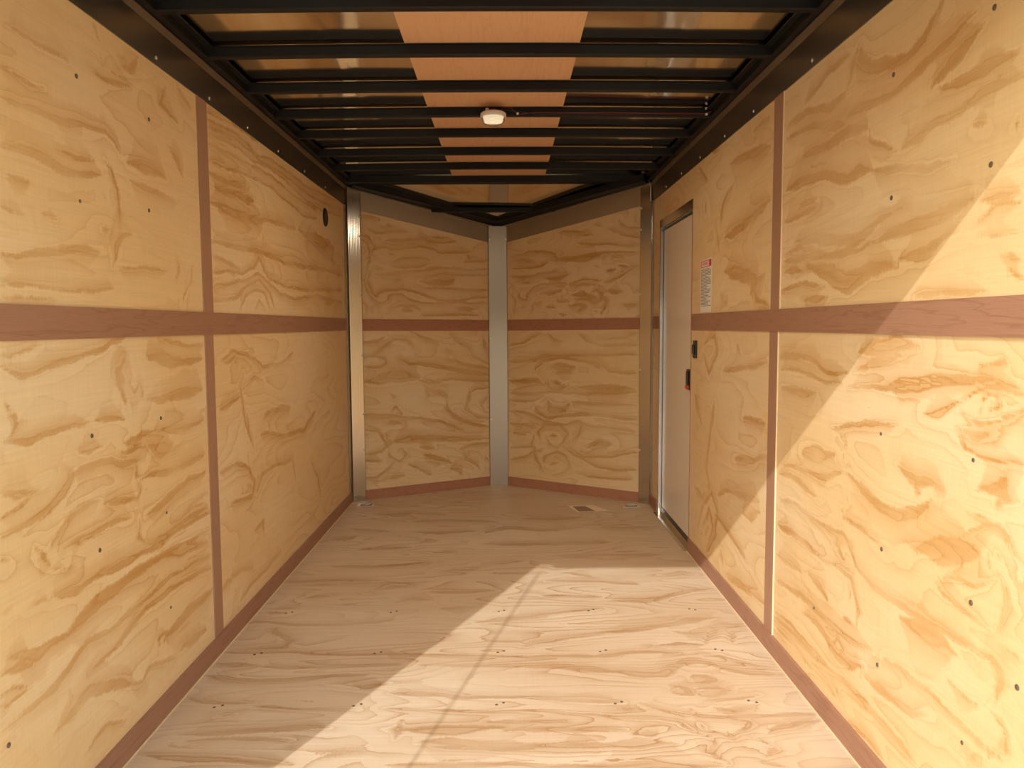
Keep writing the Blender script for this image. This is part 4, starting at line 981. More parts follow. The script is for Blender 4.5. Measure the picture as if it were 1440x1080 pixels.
strip('trim_1', (XL, Y0), (XL, YL - 0.03), BAND0, BAND1, M_band_y, 'reddish brown wooden band running along the middle of the left wall', 'wall trim')
strip('trim_2', (XR, Y0), (XR, DY0 - 0.012), BAND0, BAND1, M_band_y, 'reddish brown wooden band along the middle of the right wall, half in sunlight', 'wall trim')
strip('trim_3', (XR, DY1 + 0.012), (XR, YR - 0.02), BAND0, BAND1, M_band_y, 'short piece of brown band between the side door and the right corner', 'wall trim')
strip('trim_4', nl(PW), nl(LL - 0.07), 1.168, 1.247, M_band_x, 'brown wooden band across the left half of the front wall', 'wall trim', z0b=1.160, z1b=1.239)
strip('trim_5', nr(PW), nr(LR - 0.07), 1.168, 1.245, M_band_x, 'brown wooden band across the right half of the front wall', 'wall trim', z0b=1.160, z1b=1.239)
strip('baseboard_left', (XL, Y0), (XL, YL - 0.03), 0, KICK, M_band_y, 'brown wooden baseboard along the foot of the left wall', 'baseboard', t=0.012)
strip('baseboard_right', (XR, Y0), (XR, DY0 - 0.012), 0, KICK, M_band_y, 'brown wooden baseboard along the right wall, mostly sunlit', 'baseboard', t=0.012)
strip('baseboard_right_end', (XR, DY1 + 0.012), (XR, YR - 0.02), 0, KICK, M_band_y, 'short brown baseboard between the side door and the right corner', 'baseboard', t=0.012)
strip('baseboard_front_left', nl(PW), nl(LL - 0.07), 0, 0.066, M_band_x, 'brown baseboard under the left half of the front wall', 'baseboard', t=0.010)
strip('baseboard_front_right', nr(PW), nr(LR - 0.07), 0, 0.066, M_band_x, 'brown baseboard under the right half of the front wall', 'baseboard', t=0.010)

strip('trim_14', (XL + 0.0125, Y0), (XL + 0.0125, YL - 0.03), 0.0005, 0.004, M_edge, 'thin pale edge line between the left baseboard and the floor', 'trim', t=0.004)
strip('trim_15', (XR - 0.0125, Y0), (XR - 0.0125, DY0 - 0.012), 0.0005, 0.004, M_edge, 'thin pale edge line between the right baseboard and the floor', 'trim', t=0.004)

def batten(name, x, y0, y1, z0, z1, side, label):
    """upright batten on a side wall: brown face, pale edges"""
    s = 1 if side == 'L' else -1
    e = empty(name, (x, (y0 + y1) / 2, z0), label, 'wall trim', kind='structure')
    bm = BM(); box(bm, *sorted((x, x + s*0.004)), y0, y0 + 0.004, z0, z1)
    ne = link('near_edge', bm, M_edge if side == 'R' else M_band_z, e)
    if side == 'R': ne['label'] = 'pale cut edge of the batten'
    bm = BM(); box(bm, *sorted((x, x + s*0.004)), y0 + 0.004, y1, z0, z1); link('face', bm, M_band_z, e)
batten('trim_6', XL, 2.722, 2.808, BAND1, COVE0, 'L', 'upright brown batten on the left wall above the band')
batten('trim_7', XL, 2.722, 2.798, KICK, BAND0, 'L', 'upright brown batten on the left wall below the band')
batten('trim_8', XR, 2.700, 2.792, BAND1, COVE0, 'R', 'upright brown batten on the right wall above the band')
batten('trim_9', XR, 2.708, 2.796, KICK, BAND0, 'R', 'upright brown batten on the right wall below the band, its foot in sunlight')

# ------------------------------------------------------------------ aluminium cove along the wall tops
def cove_profile():
    # (inward, up): flat plate, then a lip that leans inwards
    return [(0, 0), (0.003, 0), (0.004, 0.108), (0.014, 0.128), (0.014, 0.132), (0.002, 0.132), (0, 0.13)]
def cove(name, x, ya, yb, s, label):
    bm = BM(); profile(bm, [(a, b) for a, b in cove_profile()], (x, ya, COVE0), (x, yb, COVE0), (s, 0, 0), (0, 0, 1))
    o = link(name, bm, M_cove); finish(o, label, 'metal trim', kind='structure'); return o
nose_top('wall_front_left_top', (XL, YL), (AX, AY), 'dark skin above the left front wall')
nose_top('wall_front_right_top', (XR, YR), (AX, AY), 'dark skin above the right front wall')
cove('trim_10', XL, Y0, YL - 0.005, 1, 'dark shiny metal cove strip along the top of the left wall')
cove('trim_11', XR, Y0, YR - 0.005, -1, 'dark shiny metal cove strip along the top of the right wall')
def nose_cove(name, q0, q1, label):
    bm = BM(); seg_box(bm, q0, q1, 1.990, 2.118, 1.800, 1.918, 0.004)
    seg_box(bm, q0, q1, 2.112, 2.122, 1.912, 1.922, 0.010)
    o = link(name, bm, M_strip); finish(o, label, 'metal trim', kind='structure')
nose_cove('trim_12', nl(0.01), nl(LL - 0.04), 'metal strip sloping down along the top of the left front wall')
nose_cove('trim_13', nr(0.01), nr(LR - 0.04), 'metal strip sloping down along the top of the right front wall')

def screw_head(name, c, n, r, mat, label, cat, group, seed=0):
    """a low domed screw head facing n"""
    e = Vector(n).normalized()
    bm = BM()
    lathe(bm, (0, 0, 0), [(r, 0), (r*0.95, r*0.22), (r*0.6, r*0.42), (r*0.2, r*0.48)], 10)
    q = e.to_track_quat('Z', 'Y').to_matrix().to_4x4()
    bmesh.ops.transform(bm, matrix=Matrix.Translation(c) @ q, verts=bm.verts)
    o = link(name, bm, mat, smooth=False)
    finish(o, label, cat, group)
    return o

BOWS = [2.380, 2.775, 3.180, 3.555, 3.925, 4.330, 4.720]
ords = ['nearest', 'second', 'third', 'fourth', 'fifth', 'sixth', 'seventh']
# ------------------------------------------------------------------ corner and nose covers
def cover(name, p0, p1, z1a, z1b, label, flange=None, mid=None):
    """upright aluminium cover plate from p0 to p1 with shallow ribs and turned edges"""
    e = empty(name, ((p0[0]+p1[0])/2, (p0[1]+p1[1])/2, 0), label, 'corner post')
    a, b_ = Vector((*p0, 0)), Vector((*p1, 0))
    d = (b_ - a); w = d.length; d.normalize(); n = Vector((-d.y, d.x, 0))
    if n.y > 0: n = -n
    prof = []
    k = 8
    xs = [0, 0.004] + [0.004 + (w - 0.008) * i / (k * 2) for i in range(1, k * 2)] + [w - 0.004, w]
    zs = [0.0, 0.005] + [0.005 + (0.0003 if i % 2 else 0.0) for i in range(1, k * 2)] + [0.005, 0.0]
    pts = list(zip(xs, zs)) + [(w, -0.006), (0, -0.006)]
    bm = BM()
    lo = [a + d * x + n * z for x, z in pts]
    hi = [Vector((p.x, p.y, z1a + (z1b - z1a) * min(1, max(0, x / w)))) for p, (x, z) in zip(lo, pts)]
    hull8(bm, lo, hi)
    link('cover_plate', bm, M_nose if name == 'nose_post' else M_alu, e)
    return e, d, n, w, a
cl, d_, n_, w_, a_ = cover('corner_post', (XL + 0.012, YL - 0.026), (XL + 0.096, YL + 0.011), 2.11, 2.09, 'metal corner post at the left front corner, bright glare on its lower part')
bm = BM(); box(bm, XL + 0.001, XL + 0.010, YL - 0.085, YL - 0.03, 0, 2.0); fl = link('side_flange', bm, M_alu, cl)
cr, d2_, n2_, w2_, a2_ = cover('corner_post', (XR - 0.078, YR + 0.022), (XR - 0.008, YR - 0.02), 2.09, 2.11, 'metal corner post at the right front corner beside the door')
bm = BM(); box(bm, XR - 0.010, XR - 0.001, YR - 0.06, YR - 0.018, 0, 2.0); link('side_flange', bm, M_alu, cr)
cn, d3_, n3_, w3_, a3_ = cover('nose_post', (-0.127, 5.700), (0.013, 5.703), 1.925, 1.925, 'wide metal post in the middle where the two front walls meet')
for e, aa, dd, nn, ww, lst in ((cl, a_, d_, n_, w_, [(0.9, z) for z in (0.36, 0.60, 1.0, 1.4, 1.8, 1.93)]),
                               (cr, a2_, d2_, n2_, w2_, [(0.1, z) for z in (0.36, 0.9, 1.4, 1.82, 1.96)]),
                               (cn, a3_, d3_, n3_, w3_, [(x, z) for z in (0.5, 1.1, 1.83) for x in (0.08, 0.92)])):
    for fx, z in lst:
        c = aa + dd * (ww * fx) + nn * 0.0052; c.z = z
        bm = BM(); lathe(bm, (0, 0, 0), [(0.007, 0), (0.006, 0.003), (0.003, 0.0045)], 10)
        bmesh.ops.transform(bm, matrix=Matrix.Translation(c) @ nn.to_track_quat('Z', 'Y').to_matrix().to_4x4(), verts=bm.verts)
        link('screw', bm, M_zinc, e)

# ------------------------------------------------------------------ roof
def arch(x): return 0.008 * (1 - ((x + 0.05) / 1.015) ** 2)
def roof_mesh():
    bm = BM()
    xs = grid(XL - 0.03, XR + 0.03, 0.02); ys = grid(Y0 - 0.15, 5.17, 0.03)
    rng = np.random.RandomState(4)
    ph = rng.rand(40, 6) * 6.28
    def wob(x, y):
        # each bay between two bows buckles a little on its own
        j = int(np.searchsorted(BOWS, y)); p = ph[j]
        k = 0.00042 if abs(x + 0.05) > 0.0 else 0
        prev = BOWS[j-1] if 0 < j else 1.98
        nxt = BOWS[j] if j < len(BOWS) else 5.17
        t = (y - prev) / (nxt - prev) if nxt > prev else 0
        s = math.sin(math.pi * max(0, min(1, t)))
        return s * k * (math.sin(3.3 * x + p[0]) + 0.8 * math.sin(7.1 * x + p[1]) + 1.2 * (1 if abs(x) < 0.6 else 0.2)) * 4.0
    V = [[bm.verts.new((x, y, ROOFZ + arch(x) + wob(x, y))) for y in ys] for x in xs]
    for i in range(len(xs) - 1):
        for j in range(len(ys) - 1):
            bm.faces.new((V[i][j], V[i][j+1], V[i+1][j+1], V[i+1][j]))
    me = bpy.data.meshes.new('ceiling'); bm.to_mesh(me); bm.free()
    for p in me.polygons: p.use_smooth = True
    me.materials.append(M_roof)
    o = bpy.data.objects.new('ceiling', me); col.objects.link(o)
    sd = o.modifiers.new('thick', 'SOLIDIFY'); sd.thickness = 0.012; sd.offset = 1.0 if me.polygons[0].normal.z > 0 else -1.0
    return o
o = roof_mesh(); finish(o, 'shiny tan reflecting metal roof skin above the black bows', 'ceiling', kind='structure')

# sloping skin over the nose
bm = BM()
zc, zn = 2.155, 1.930
lo = [(XL - 0.03, 5.17, zc), (XR + 0.03, 5.17, zc), (XR + 0.03, YR + 0.03, zc - 0.0), (AX, AY + 0.04, zn), (XL - 0.03, YL + 0.03, zc - 0.01)]
v = [bm.verts.new(p) for p in lo]
cpt = bm.verts.new((AX, 5.17, zc + 0.004))
for a, b_ in ((1, 2), (2, 3), (3, 4), (4, 0)): bm.faces.new((cpt, v[a], v[b_]))
o = link('ceiling_nose', bm, M_roof); md = o.modifiers.new('thick', 'SOLIDIFY'); md.thickness = 0.01; md.offset = 0
finish(o, 'triangle of metal roof skin sloping down to the nose', 'ceiling', kind='structure')

bm = BM()
for (ya, yb) in [(Y0, 5.13)]:
    xs = np.linspace(-0.345, 0.262, 13)
    for x0, x1 in zip(xs, xs[1:]):
        hull8(bm, [(x0, ya, ROOFZ + arch(x0) - 0.006), (x1, ya, ROOFZ + arch(x1) - 0.006), (x1, ya, ROOFZ + arch(x1) - 0.0025), (x0, ya, ROOFZ + arch(x0) - 0.0025)],
              [(x0, yb, ROOFZ + arch(x0) - 0.006), (x1, yb, ROOFZ + arch(x1) - 0.006), (x1, yb, ROOFZ + arch(x1) - 0.0025), (x0, yb, ROOFZ + arch(x0) - 0.0025)])
bmesh.ops.remove_doubles(bm, verts=bm.verts, dist=1e-4)
o = link('ceiling_plywood_strip', bm, M_luan)
finish(o, 'orange plywood strip running down the middle of the roof above the bows', 'plywood strip')

def bow(name, y, label, w=0.032, h=0.043, zb=BOWZ, xa=XL + 0.03, xb=XR - 0.03):
    """hat-section roof bow, slightly arched; y is its far lower edge"""
    n = 20
    prof = [(-w, h - 0.006), (-w - 0.005, h - 0.006), (-w - 0.005, h - 0.009), (-w, h - 0.009), (-w, 0.004), (-w + 0.004, 0), (-0.004, 0), (0, 0.004), (0, h - 0.009), (0.005, h - 0.009), (0.005, h - 0.006), (0, h - 0.006)]
    bm = BM(); rings = []
    for i in range(n + 1):
        x = xa + (xb - xa) * i / n
        rings.append([bm.verts.new((x, y + a, zb + arch(x) + c - 0.001)) for a, c in prof])
    for a, b_ in zip(rings, rings[1:]):
        for k in range(len(prof)):
            bm.faces.new((a[k], a[(k+1) % len(prof)], b_[(k+1) % len(prof)], b_[k]))
    bm.faces.new(rings[0]); bm.faces.new(rings[-1][::-1])
    return link(name, bm, M_black), label
for i, y in enumerate(BOWS):
    lab = ['black steel roof bow closest to the camera, at the top edge of the photo',
           'second black roof bow from the rear opening',
           'third black roof bow from the rear, one in front of the dome light',
           'fourth black roof bow from the rear, carrying the dome light and its red wire',
           'fifth black roof bow from the rear, just beyond the dome light',
           'sixth black roof bow from the rear, third from the front header',
           'seventh black roof bow, the last one before the front header'][i]
    o, _ = bow('roof_bow', y, lab)
    finish(o, lab, 'roof bow', 'black roof bows')
# front header, side rails and nose frame
bm = BM(); box(bm, XL + 0.005, XR - 0.005, 5.10, 5.19, 2.134, ROOFZ + 0.004)
o = link('roof_header', bm, M_black, bevel=0.003); finish(o, 'thick black header beam where the flat roof ends and the nose begins', 'roof beam')
for s, x, yb, lab in ((1, XL, YL - 0.03, 'black steel rail between the left wall top and the roof'), (-1, XR, YR - 0.02, 'black steel rail between the right wall top and the roof')):
    bm = BM()
    box(bm, *sorted((x + s*0.002, x + s*0.038)), Y0, yb, COVE1 + 0.004, ROOFZ - 0.005)
    box(bm, *sorted((x + s*0.038, x + s*0.060)), Y0, yb, ROOFZ - 0.016, ROOFZ - 0.009)
    o = link('roof_side_rail', bm, M_black); finish(o, lab, 'roof beam')
def slope_z(y, off=0.0): return 2.135 + (1.925 - 2.135) * (y - 5.20) / 0.52 + off
nf = empty('nose_truss', (AX, AY - 0.05, 1.95), 'black triangular frame with a short cross bow carrying the sloping nose roof', 'roof frame')
def nose_rail(name, p0, p1, z0, z1, w):
    p0, p1 = Vector(p0), Vector(p1)
    d = (p1 - p0).normalized(); n = Vector((-d.y, d.x, 0)); n = n if n.y < 0 else -n
    q1 = Vector((p1.x, p1.y - w / abs(n.y), 0))                 # mitre at the nose
    bm = BM()
    hull8(bm, [(p0.x, p0.y, z0), (p0.x + n.x*w, p0.y + n.y*w, z0 + 0.006), (p0.x + n.x*w, p0.y + n.y*w, z0 + 0.050), (p0.x, p0.y, z0 + 0.050)],
              [(p1.x, p1.y, z1), (q1.x, q1.y, z1 + 0.030), (q1.x, q1.y, z1 + 0.065), (p1.x, p1.y, z1 + 0.040)])
    link(name, bm, M_black, nf)
nose_rail('side_rail', (XL + 0.03, YL, 0), (AX, AY - 0.01, 0), 2.118, 1.922, 0.075)
nose_rail('side_rail', (XR - 0.03, YR, 0), (AX, AY - 0.01, 0), 2.118, 1.922, 0.075)
bm = BM(); box(bm, -0.52, 0.40, 5.485, 5.525, 1.998, 2.028)
link('cross_bow', bm, M_black, nf, bevel=0.002)

# cove screws, one per bay
for i, (px, z) in enumerate([(2.42, 2.02), (2.84, 2.02), (3.25, 2.02), (3.68, 2.02), (4.15, 2.02), (4.62, 2.02)]):
    screw_head('cove_screw', (XL + 0.0032, px, z), (1, 0, 0), 0.0065, M_zinc, 'tiny bright screw head in the cove strip above the left wall', 'screw', 'screws in the left cove strip')
for i, px in enumerate([2.46, 3.03, 3.42, 3.85, 4.25, 4.65]):
    screw_head('cove_screw', (XR - 0.0032, px, 2.02), (-1, 0, 0), 0.0065, M_zinc, 'tiny bright screw head in the cove strip above the right wall', 'screw', 'screws in the right cove strip')

# ------------------------------------------------------------------ side door
dr = empty('door_1', (XR, (DY0 + DY1) / 2, 0), 'narrow beige side door in an aluminium frame near the right front corner', 'door', kind='structure')
def part(name, mat, boxes, parent, bevel=0.0, label=None):
    bm = BM()
    for bb in boxes: box(bm, *bb)
    o = link(name, bm, mat, parent, bevel=bevel)
    if label: o['label'] = label
    return o
R = 0.034
part('door_frame', M_alu, [(XR - 0.003, XR + R, DY0 - 0.004, DY0 + 0.006, 0.0, DZ1 + 0.0),            # near jamb
                           (XR - 0.002, XR + R, DY1 - 0.006, DY1 + 0.010, 0.0, DZ1 + 0.0),            # far jamb
                           (XR - 0.002, XR + R, DY0 - 0.004, DY1 + 0.010, DZ1 - 0.006, DZ1 + 0.002)], dr)
part('frame_header', M_alu, [(XR - 0.003, XR, DY0 - 0.006, DY1 + 0.012, DZ1 + 0.002, DZ1 + 0.042)], dr)
part('far_jamb', M_bright, [(XR + 0.0, XR + 0.018, DY1 - 0.012, DY1 - 0.0065, 0.03, DZ1 - 0.008)], dr, label='bright strip of the far door jamb')
part('door_sill', M_alu, [(XR - 0.030, XR + R, DY0, DY1, 0.0, 0.006), (XR + 0.004, XR + R, DY0 + 0.006, DY1 - 0.006, 0.006, 0.030)], dr)
part('door_seal', M_plastic, [(XR + 0.019, XR + 0.034, DY1 - 0.030, DY1 - 0.0125, 0.03, DZ1 - 0.008), (XR + 0.016, XR + 0.034, DY0 + 0.007, DY1 - 0.03, 0.030, 0.046),
                              (XR + 0.016, XR + 0.034, DY0 + 0.007, DY1 - 0.03, DZ1 - 0.022, DZ1 - 0.008)], dr)
dp = part('door_panel', M_panel, [(XR + 0.018, XR + 0.045, DY0 + 0.007, DY1 - 0.031, 0.046, DZ1 - 0.022)], dr, bevel=0.002)
part('handle', M_plastic, [(XR + 0.004, XR + 0.0179, DY0 + 0.045, DY0 + 0.125, 0.850, 0.960), (XR - 0.004, XR + 0.004, DY0 + 0.065, DY0 + 0.105, 0.880, 0.950)], dr, bevel=0.003, label='black paddle handle on the door panel')
part('handle_release', M_red_print, [(XR - 0.006, XR + 0.004, DY0 + 0.060, DY0 + 0.110, 0.856, 0.876)], dr, bevel=0.002, label='dark red release tab below the black paddle')
bs = empty('light_switch', (XR, 3.895, 1.03), 'small black light switch on the plywood at the near edge of the side door', 'switch')
part('switch_plate', M_plastic, [(XR - 0.010, XR, 3.865, 3.925, 1.028, 1.118)], bs, bevel=0.003)
part('rocker', M_plastic, [(XR - 0.018, XR - 0.010, 3.878, 3.912, 1.048, 1.098)], bs, bevel=0.003)

# warning label
st = empty('warning_sticker', (XR, 3.72, 1.25), 'tall white warning sticker with a red heading on the plywood beside the door', 'sticker')
SY0, SY1, SZ0, SZ1 = 3.610, 3.815, 1.256, 1.512
part('paper', M_paper, [(XR - 0.0012, XR - 0.0002, SY0, SY1, SZ0, SZ1)], st)
part('red_heading', M_red_print, [(XR - 0.0018, XR - 0.0012, SY0 + 0.008, SY1 - 0.010, SZ1 - 0.038, SZ1 - 0.006)], st)
part('heading_panel', M_paper, [(XR - 0.0022, XR - 0.0018, SY0 + 0.050, SY1 - 0.024, SZ1 - 0.034, SZ1 - 0.010)], st)
tx = bpy.data.curves.new('t', 'FONT'); tx.body = 'WARNING'; tx.size = 0.0235; tx.extrude = 0.0002; tx.align_x = 'CENTER'; tx.align_y = 'CENTER'
to = bpy.data.objects.new('t', tx)
col.objects.link(to); bpy.context.view_layer.update()
me = bpy.data.meshes.new_from_object(to.evaluated_get(bpy.context.evaluated_depsgraph_get()))
bpy.data.objects.remove(to)
me.transform(Matrix.Translation((XR - 0.0024, (SY0 + 0.050 + SY1 - 0.024) / 2, SZ1 - 0.022)) @ Matrix(((0, 0, -1), (-1, 0, 0), (0, 1, 0))).to_4x4())
me.materials.clear(); me.materials.append(M_red_print)
to = bpy.data.objects.new('heading_text', me); col.objects.link(to); to.parent = st; to.location = -st.location
rng = np.random.RandomState(3)
bm = BM(); z = SZ1 - 0.050
while z > SZ0 + 0.028:
    ya = SY1 - 0.012
    end = SY0 + 0.010 + (rng.rand() ** 2) * 0.09
    while ya > end:
        w = rng.uniform(0.010, 0.028)
        box(bm, XR - 0.0015, XR - 0.0012, max(end, ya - w), ya, z, z + 0.0030)
        ya -= w + 0.005
    z -= 0.0070
o = link('small_print', bm, M_ink, st)

# round vent on the left wall
ve = empty('wall_vent', (XL, 4.605, 1.84), 'round black vent high on the left wall near the corner', 'vent')
bm = BM(); lathe(bm, (XL + 0.0005, 4.605, 1.842), [(0.054, 0.0), (0.054, 0.004), (0.048, 0.007), (0.044, 0.004)], 36, 'x'); link('vent_ring', bm, M_plastic, ve, bevel=0)
bm = BM()
for k in range(5):
    z = 1.842 - 0.030 + k * 0.015; hw = math.sqrt(max(0, 0.042**2 - (z - 1.842)**2))
    box(bm, XL + 0.004, XL + 0.008, 4.605 - hw, 4.605 + hw, z - 0.003, z + 0.003)
link('grille', bm, M_plastic, ve)

# ------------------------------------------------------------------ dome light and its wiring
LX, LY, LZ = -0.050, 3.463, BOWZ + 0.004
dl = empty('dome_light', (LX, LY, LZ), 'small round cream dome light hanging under the fourth roof bow', 'light')
bm = BM(); lathe(bm, (LX, LY, LZ), [(0.050, 0.0), (0.057, -0.006), (0.057, -0.018), (0.053, -0.021)][::-1], 40); link('base', bm, M_white, dl, smooth=False)
bm = BM()
lathe(bm, (LX, LY, LZ - 0.021), [(0.010, -0.034), (0.028, -0.032), (0.042, -0.026), (0.050, -0.014), (0.052, 0.0)], 40); link('lens', bm, M_lens, dl, smooth=True)
bm = BM(); box(bm, LX - 0.032, LX + 0.032, LY - 0.010, LY + 0.010, LZ - 0.034, LZ - 0.0215); link('bulb', bm, M_bulb, dl, bevel=0.003)
bm = BM(); box(bm, LX - 0.034, LX - 0.020, LY + 0.010, LY + 0.026, LZ, LZ + 0.024); link('mounting_clip', bm, M_zinc, dl)
ld = bpy.data.lights.new('dome_lamp', 'AREA'); ld.shape = 'DISK'; ld.size = 0.07; ld.energy = 6.5; ld.color = (1.0, 0.80, 0.56)
lo_ = bpy.data.objects.new('dome_lamp', ld); col.objects.link(lo_); lo_.parent = dl; lo_.location = (0, 0, -0.057)
FY = BOWS[3] - 0.034 - 0.0035
def px_pts(z, x0, x1, n, amp=0.0, y=FY):
    return [(x0 + (x1 - x0) * i / n, y, z + amp * math.sin(i * 1.3) + arch(x0 + (x1 - x0) * i / n)) for i in range(n + 1)]
w1 = empty('light_wire', (LX, FY, BOWZ + 0.01), 'thin dark red and black wire pair running right from the dome light along the bow', 'wire')
bm = BM(); tube(bm, [(LX - 0.024, LY + 0.01, LZ + 0.018), (LX + 0.004, FY - 0.012, BOWZ + 0.034), (LX + 0.020, FY - 0.004, BOWZ + 0.016), (LX + 0.045, FY, BOWZ + 0.040), (LX + 0.08, FY, BOWZ + 0.040), (LX + 0.105, FY, BOWZ + 0.012)]
     + px_pts(BOWZ + 0.011, 0.07, 0.90, 12, 0.0006)[1:] + [(0.925, FY, BOWZ + 0.022), (0.934, FY - 0.01, BOWZ + 0.016), (0.936, FY - 0.02, BOWZ + 0.012)], 0.0017)
link('red_wire', bm, M_red, w1, smooth=True)
bm = BM(); tube(bm, [(LX - 0.02, LY + 0.008, LZ + 0.014), (LX + 0.008, FY - 0.008, BOWZ + 0.026), (LX + 0.06, FY - 0.002, BOWZ + 0.030)] + px_pts(BOWZ + 0.0060, 0.07, 0.90, 12, -0.0006)[1:] + [(0.926, FY, BOWZ + 0.018), (0.933, FY - 0.02, BOWZ + 0.008)], 0.0017)
link('black_wire', bm, M_wire, w1, smooth=True)
for x, z, lab in ((0.058, 0.014, 'tiny white clip holding the wire to the bow beside the dome light'),
                  (0.905, 0.008, 'tiny white clip holding the wire near the right wall, the lower of two'),
                  (0.905, 0.034, 'tiny white clip near the right wall, the upper of two')):
    bm = BM(); box(bm, x - 0.005, x + 0.005, FY - 0.004, FY + 0.0034, BOWZ + z - 0.004, BOWZ + z + 0.005)
    o = link('wire_clip', bm, M_white, bevel=0.001); finish(o, lab, 'clip', 'wire clips')
zb = empty('conduit_clamp', (0.905, 5.08, 2.12), 'small shiny zinc fitting on the header beam in the right front corner', 'fitting')
bm = BM(); lathe(bm, (0.905, 5.075, 2.150), [(0.019, 0.0), (0.019, 0.022), (0.012, 0.026)], 12); link('nut', bm, M_zinc, zb)
bm = BM(); lathe(bm, (0.905, 5.075, 2.116), [(0.004, 0.0), (0.014, 0.012), (0.016, 0.026)], 12); link('cap', bm, M_zinc, zb)
bm = BM(); tube(bm, [(0.911, 5.075, 2.145), (0.935, 5.06, 2.13), (0.944, 5.055, 2.09), (0.944, 5.055, 2.00)], 0.0022); o = link('corner_wire', bm, M_zinc, smooth=True)
finish(o, 'thin pale wire dropping from the zinc fitting down the right corner', 'wire')

# ------------------------------------------------------------------ floor fittings
def dring(cx, cy, label):
    e = empty('floor_tie_ring', (cx, cy, 0), label, 'tie down ring', 'floor tie down rings')
    bm = BM(); box(bm, cx - 0.058, cx + 0.058, cy - 0.038, cy + 0.038, 0.0002, 0.004); link('plate', bm, M_zinc, e, bevel=0.0015)
    bm = BM(); box(bm, cx - 0.036, cx + 0.036, cy - 0.026, cy + 0.024, 0.004, 0.0055); link('recess', bm, M_screw, e)
    bm = BM(); tube(bm, [(cx + 0.030*math.cos(a), cy - 0.002 + 0.020*math.sin(a), 0.009) for a in np.linspace(0, 2*math.pi, 20)], 0.0035, 6); link('ring', bm, M_zinc, e, smooth=True)
    bm = BM(); box(bm, cx - 0.012, cx + 0.012, cy + 0.014, cy + 0.024, 0.004, 0.014); link('clasp', bm, M_zinc, e, bevel=0.002)
dring(-0.945, 5.085, 'small recessed metal tie down ring in the floor at the left front corner')
dring(0.822, 5.00, 'small recessed metal tie down ring in the floor at the right front corner')
e = empty('floor_label', (0.525, 4.93, 0), 'pale paper label with a brown block lying flat on the floor near the front', 'label')
bm = BM(); hull8(bm, [(0.405, 5.03, 0.0002), (0.575, 5.04, 0.0002), (0.655, 4.88, 0.0002), (0.455, 4.85, 0.0002)], [(0.405, 5.03, 0.0012), (0.575, 5.04, 0.0012), (0.655, 4.88, 0.0012), (0.455, 4.85, 0.0012)]); link('paper', bm, M_tan_paper, e)
bm = BM(); hull8(bm, [(0.435, 5.00, 0.0012), (0.520, 5.005, 0.0012), (0.570, 4.868, 0.0012), (0.462, 4.860, 0.0012)], [(0.435, 5.00, 0.0018), (0.520, 5.005, 0.0018), (0.570, 4.868, 0.0018), (0.462, 4.860, 0.0018)]); link('printed_block', bm, M_brown_print, e)

for y, where in ((3.145, 'the farthest of the three rows'), (2.74, 'the middle row'), (2.35, 'the nearest row')):
    for x in (-0.93, -0.49, -0.037, 0.34, 0.79):
        for dx, dy in ((0.0, 0.0), (0.022, 0.012)):
            screw_head('floor_screw', (x + dx * (1 if x < 0.5 else -1), y + dy, 0.0), (0, 0, 1), 0.0048, M_screw, 'dark screw head sunk in the plywood floor in ' + where, 'screw', 'floor screws')

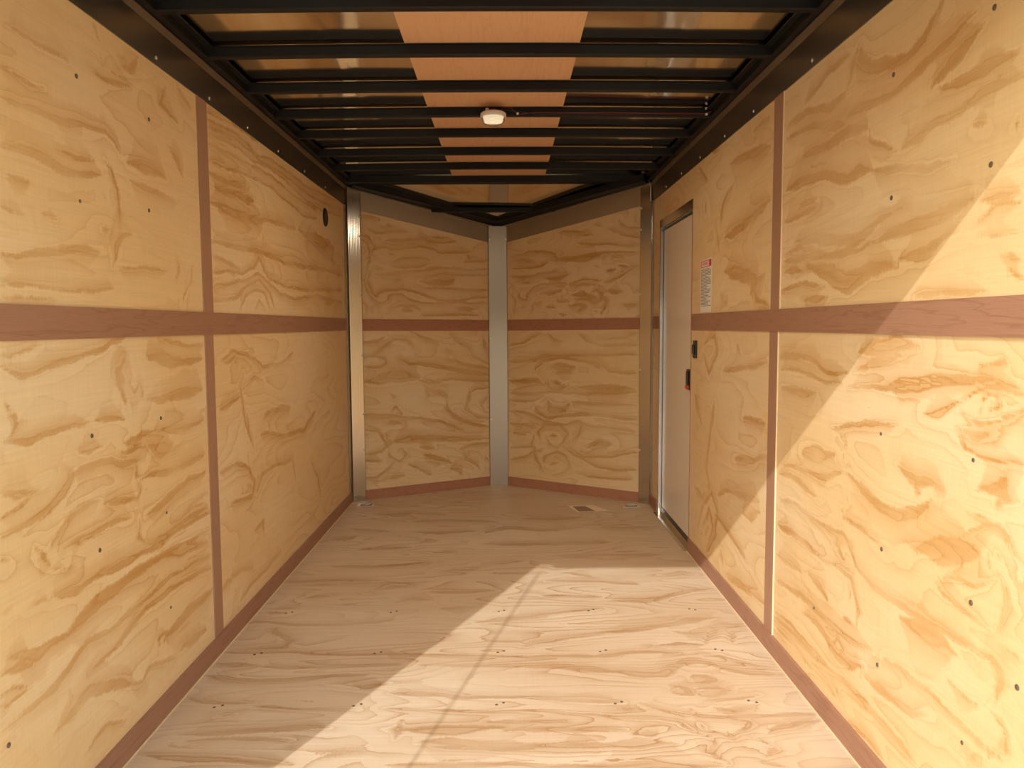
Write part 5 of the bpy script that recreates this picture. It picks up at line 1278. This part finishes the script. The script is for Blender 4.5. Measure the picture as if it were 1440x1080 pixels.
for side, x, n, mat in (('left', XL + 0.0003, 1, M_screw), ('right', XR - 0.0003, -1, M_screw)):
    pts = {'left': [(1.970, 1.824), (1.960, 1.516), (2.359, 1.820), (2.335, 1.548), (1.963, 0.923), (2.358, 0.921), (2.371, 0.622), (2.374, 0.317), (1.975, 0.620), (1.580, 0.314)],
           'right': [(1.947, 1.814), (1.553, 1.818), (1.544, 1.513), (1.938, 1.512), (1.954, 0.916), (1.562, 0.917), (1.931, 0.620), (1.550, 0.619), (1.934, 0.311), (1.398, 0.511), (1.561, 0.310), (2.347, 0.308)]}[side]
    for y, z in pts:
        screw_head('wall_nail', (x, y, z), (n, 0, 0), 0.0062 if (y * 100) % 3 > 1 else 0.0048, mat,
                   'small dark nail head sunk in the near plywood sheets of the %s wall' % side, 'nail', 'nails in the %s wall' % side)

# ------------------------------------------------------------------ rear opening: header, posts, ramp, cable, ground
bm = BM()                                                # a small gap is left at the header's left end
box(bm, XL + 0.055, XR + 0.035, Y0 - 0.10, Y0, 1.862, 1.900); box(bm, XL - 0.035, XR + 0.035, Y0 - 0.10, Y0, 1.900, 2.20)
o = link('rear_header', bm, M_black); finish(o, 'black header across the rear opening behind the camera', 'roof beam')
for x0, x1, nm in ((XL - 0.12, XL - 0.05, 'left'), (XR + 0.05, XR + 0.12, 'right')):
    bm = BM(); box(bm, x0, x1, Y0 - 0.10, Y0 - 0.001, -0.03, 2.20)
    o = link('rear_post', bm, M_alu); finish(o, 'metal post on the %s side of the rear opening' % nm, 'post')
bm = BM()
hull8(bm, [(XL, Y0 - 0.03, -0.02), (XR, Y0 - 0.03, -0.02), (XR, Y0 - 0.03, -0.05), (XL, Y0 - 0.03, -0.05)],
          [(XL, -1.30, -0.42), (XR, -1.30, -0.42), (XR, -1.30, -0.46), (XL, -1.30, -0.46)])
o = link('ramp_door', bm, M_edge); finish(o, 'plywood ramp door folded down behind the rear opening', 'ramp')
bm = BM(); tube(bm, [(XL + 0.06, Y0 + 0.02, 1.735), (XL + 0.06, -1.27, -0.40)], 0.0045); o = link('ramp_cable', bm, M_steel, smooth=True)
finish(o, 'steel cable from the rear header to the ramp end', 'cable')
bm = BM(); box(bm, -14, 14, -12.3, -12.0, -0.47, 3.4)  # added unseen wall: keeps the low sky out of the metal posts' reflections
o = link('added_sky_blocker', bm, M_sky_blocker); finish(o, 'added dull grey wall behind the camera, blocking the low sky', 'sky blocker', kind='structure')
bm = BM(); v = [bm.verts.new(p) for p in ((-30, -30, -0.47), (30, -30, -0.47), (30, 30, -0.47), (-30, 30, -0.47))]; bm.faces.new(v)
o = link('ground', bm, M_ground); finish(o, 'gravel ground outside the trailer', 'ground', kind='structure')
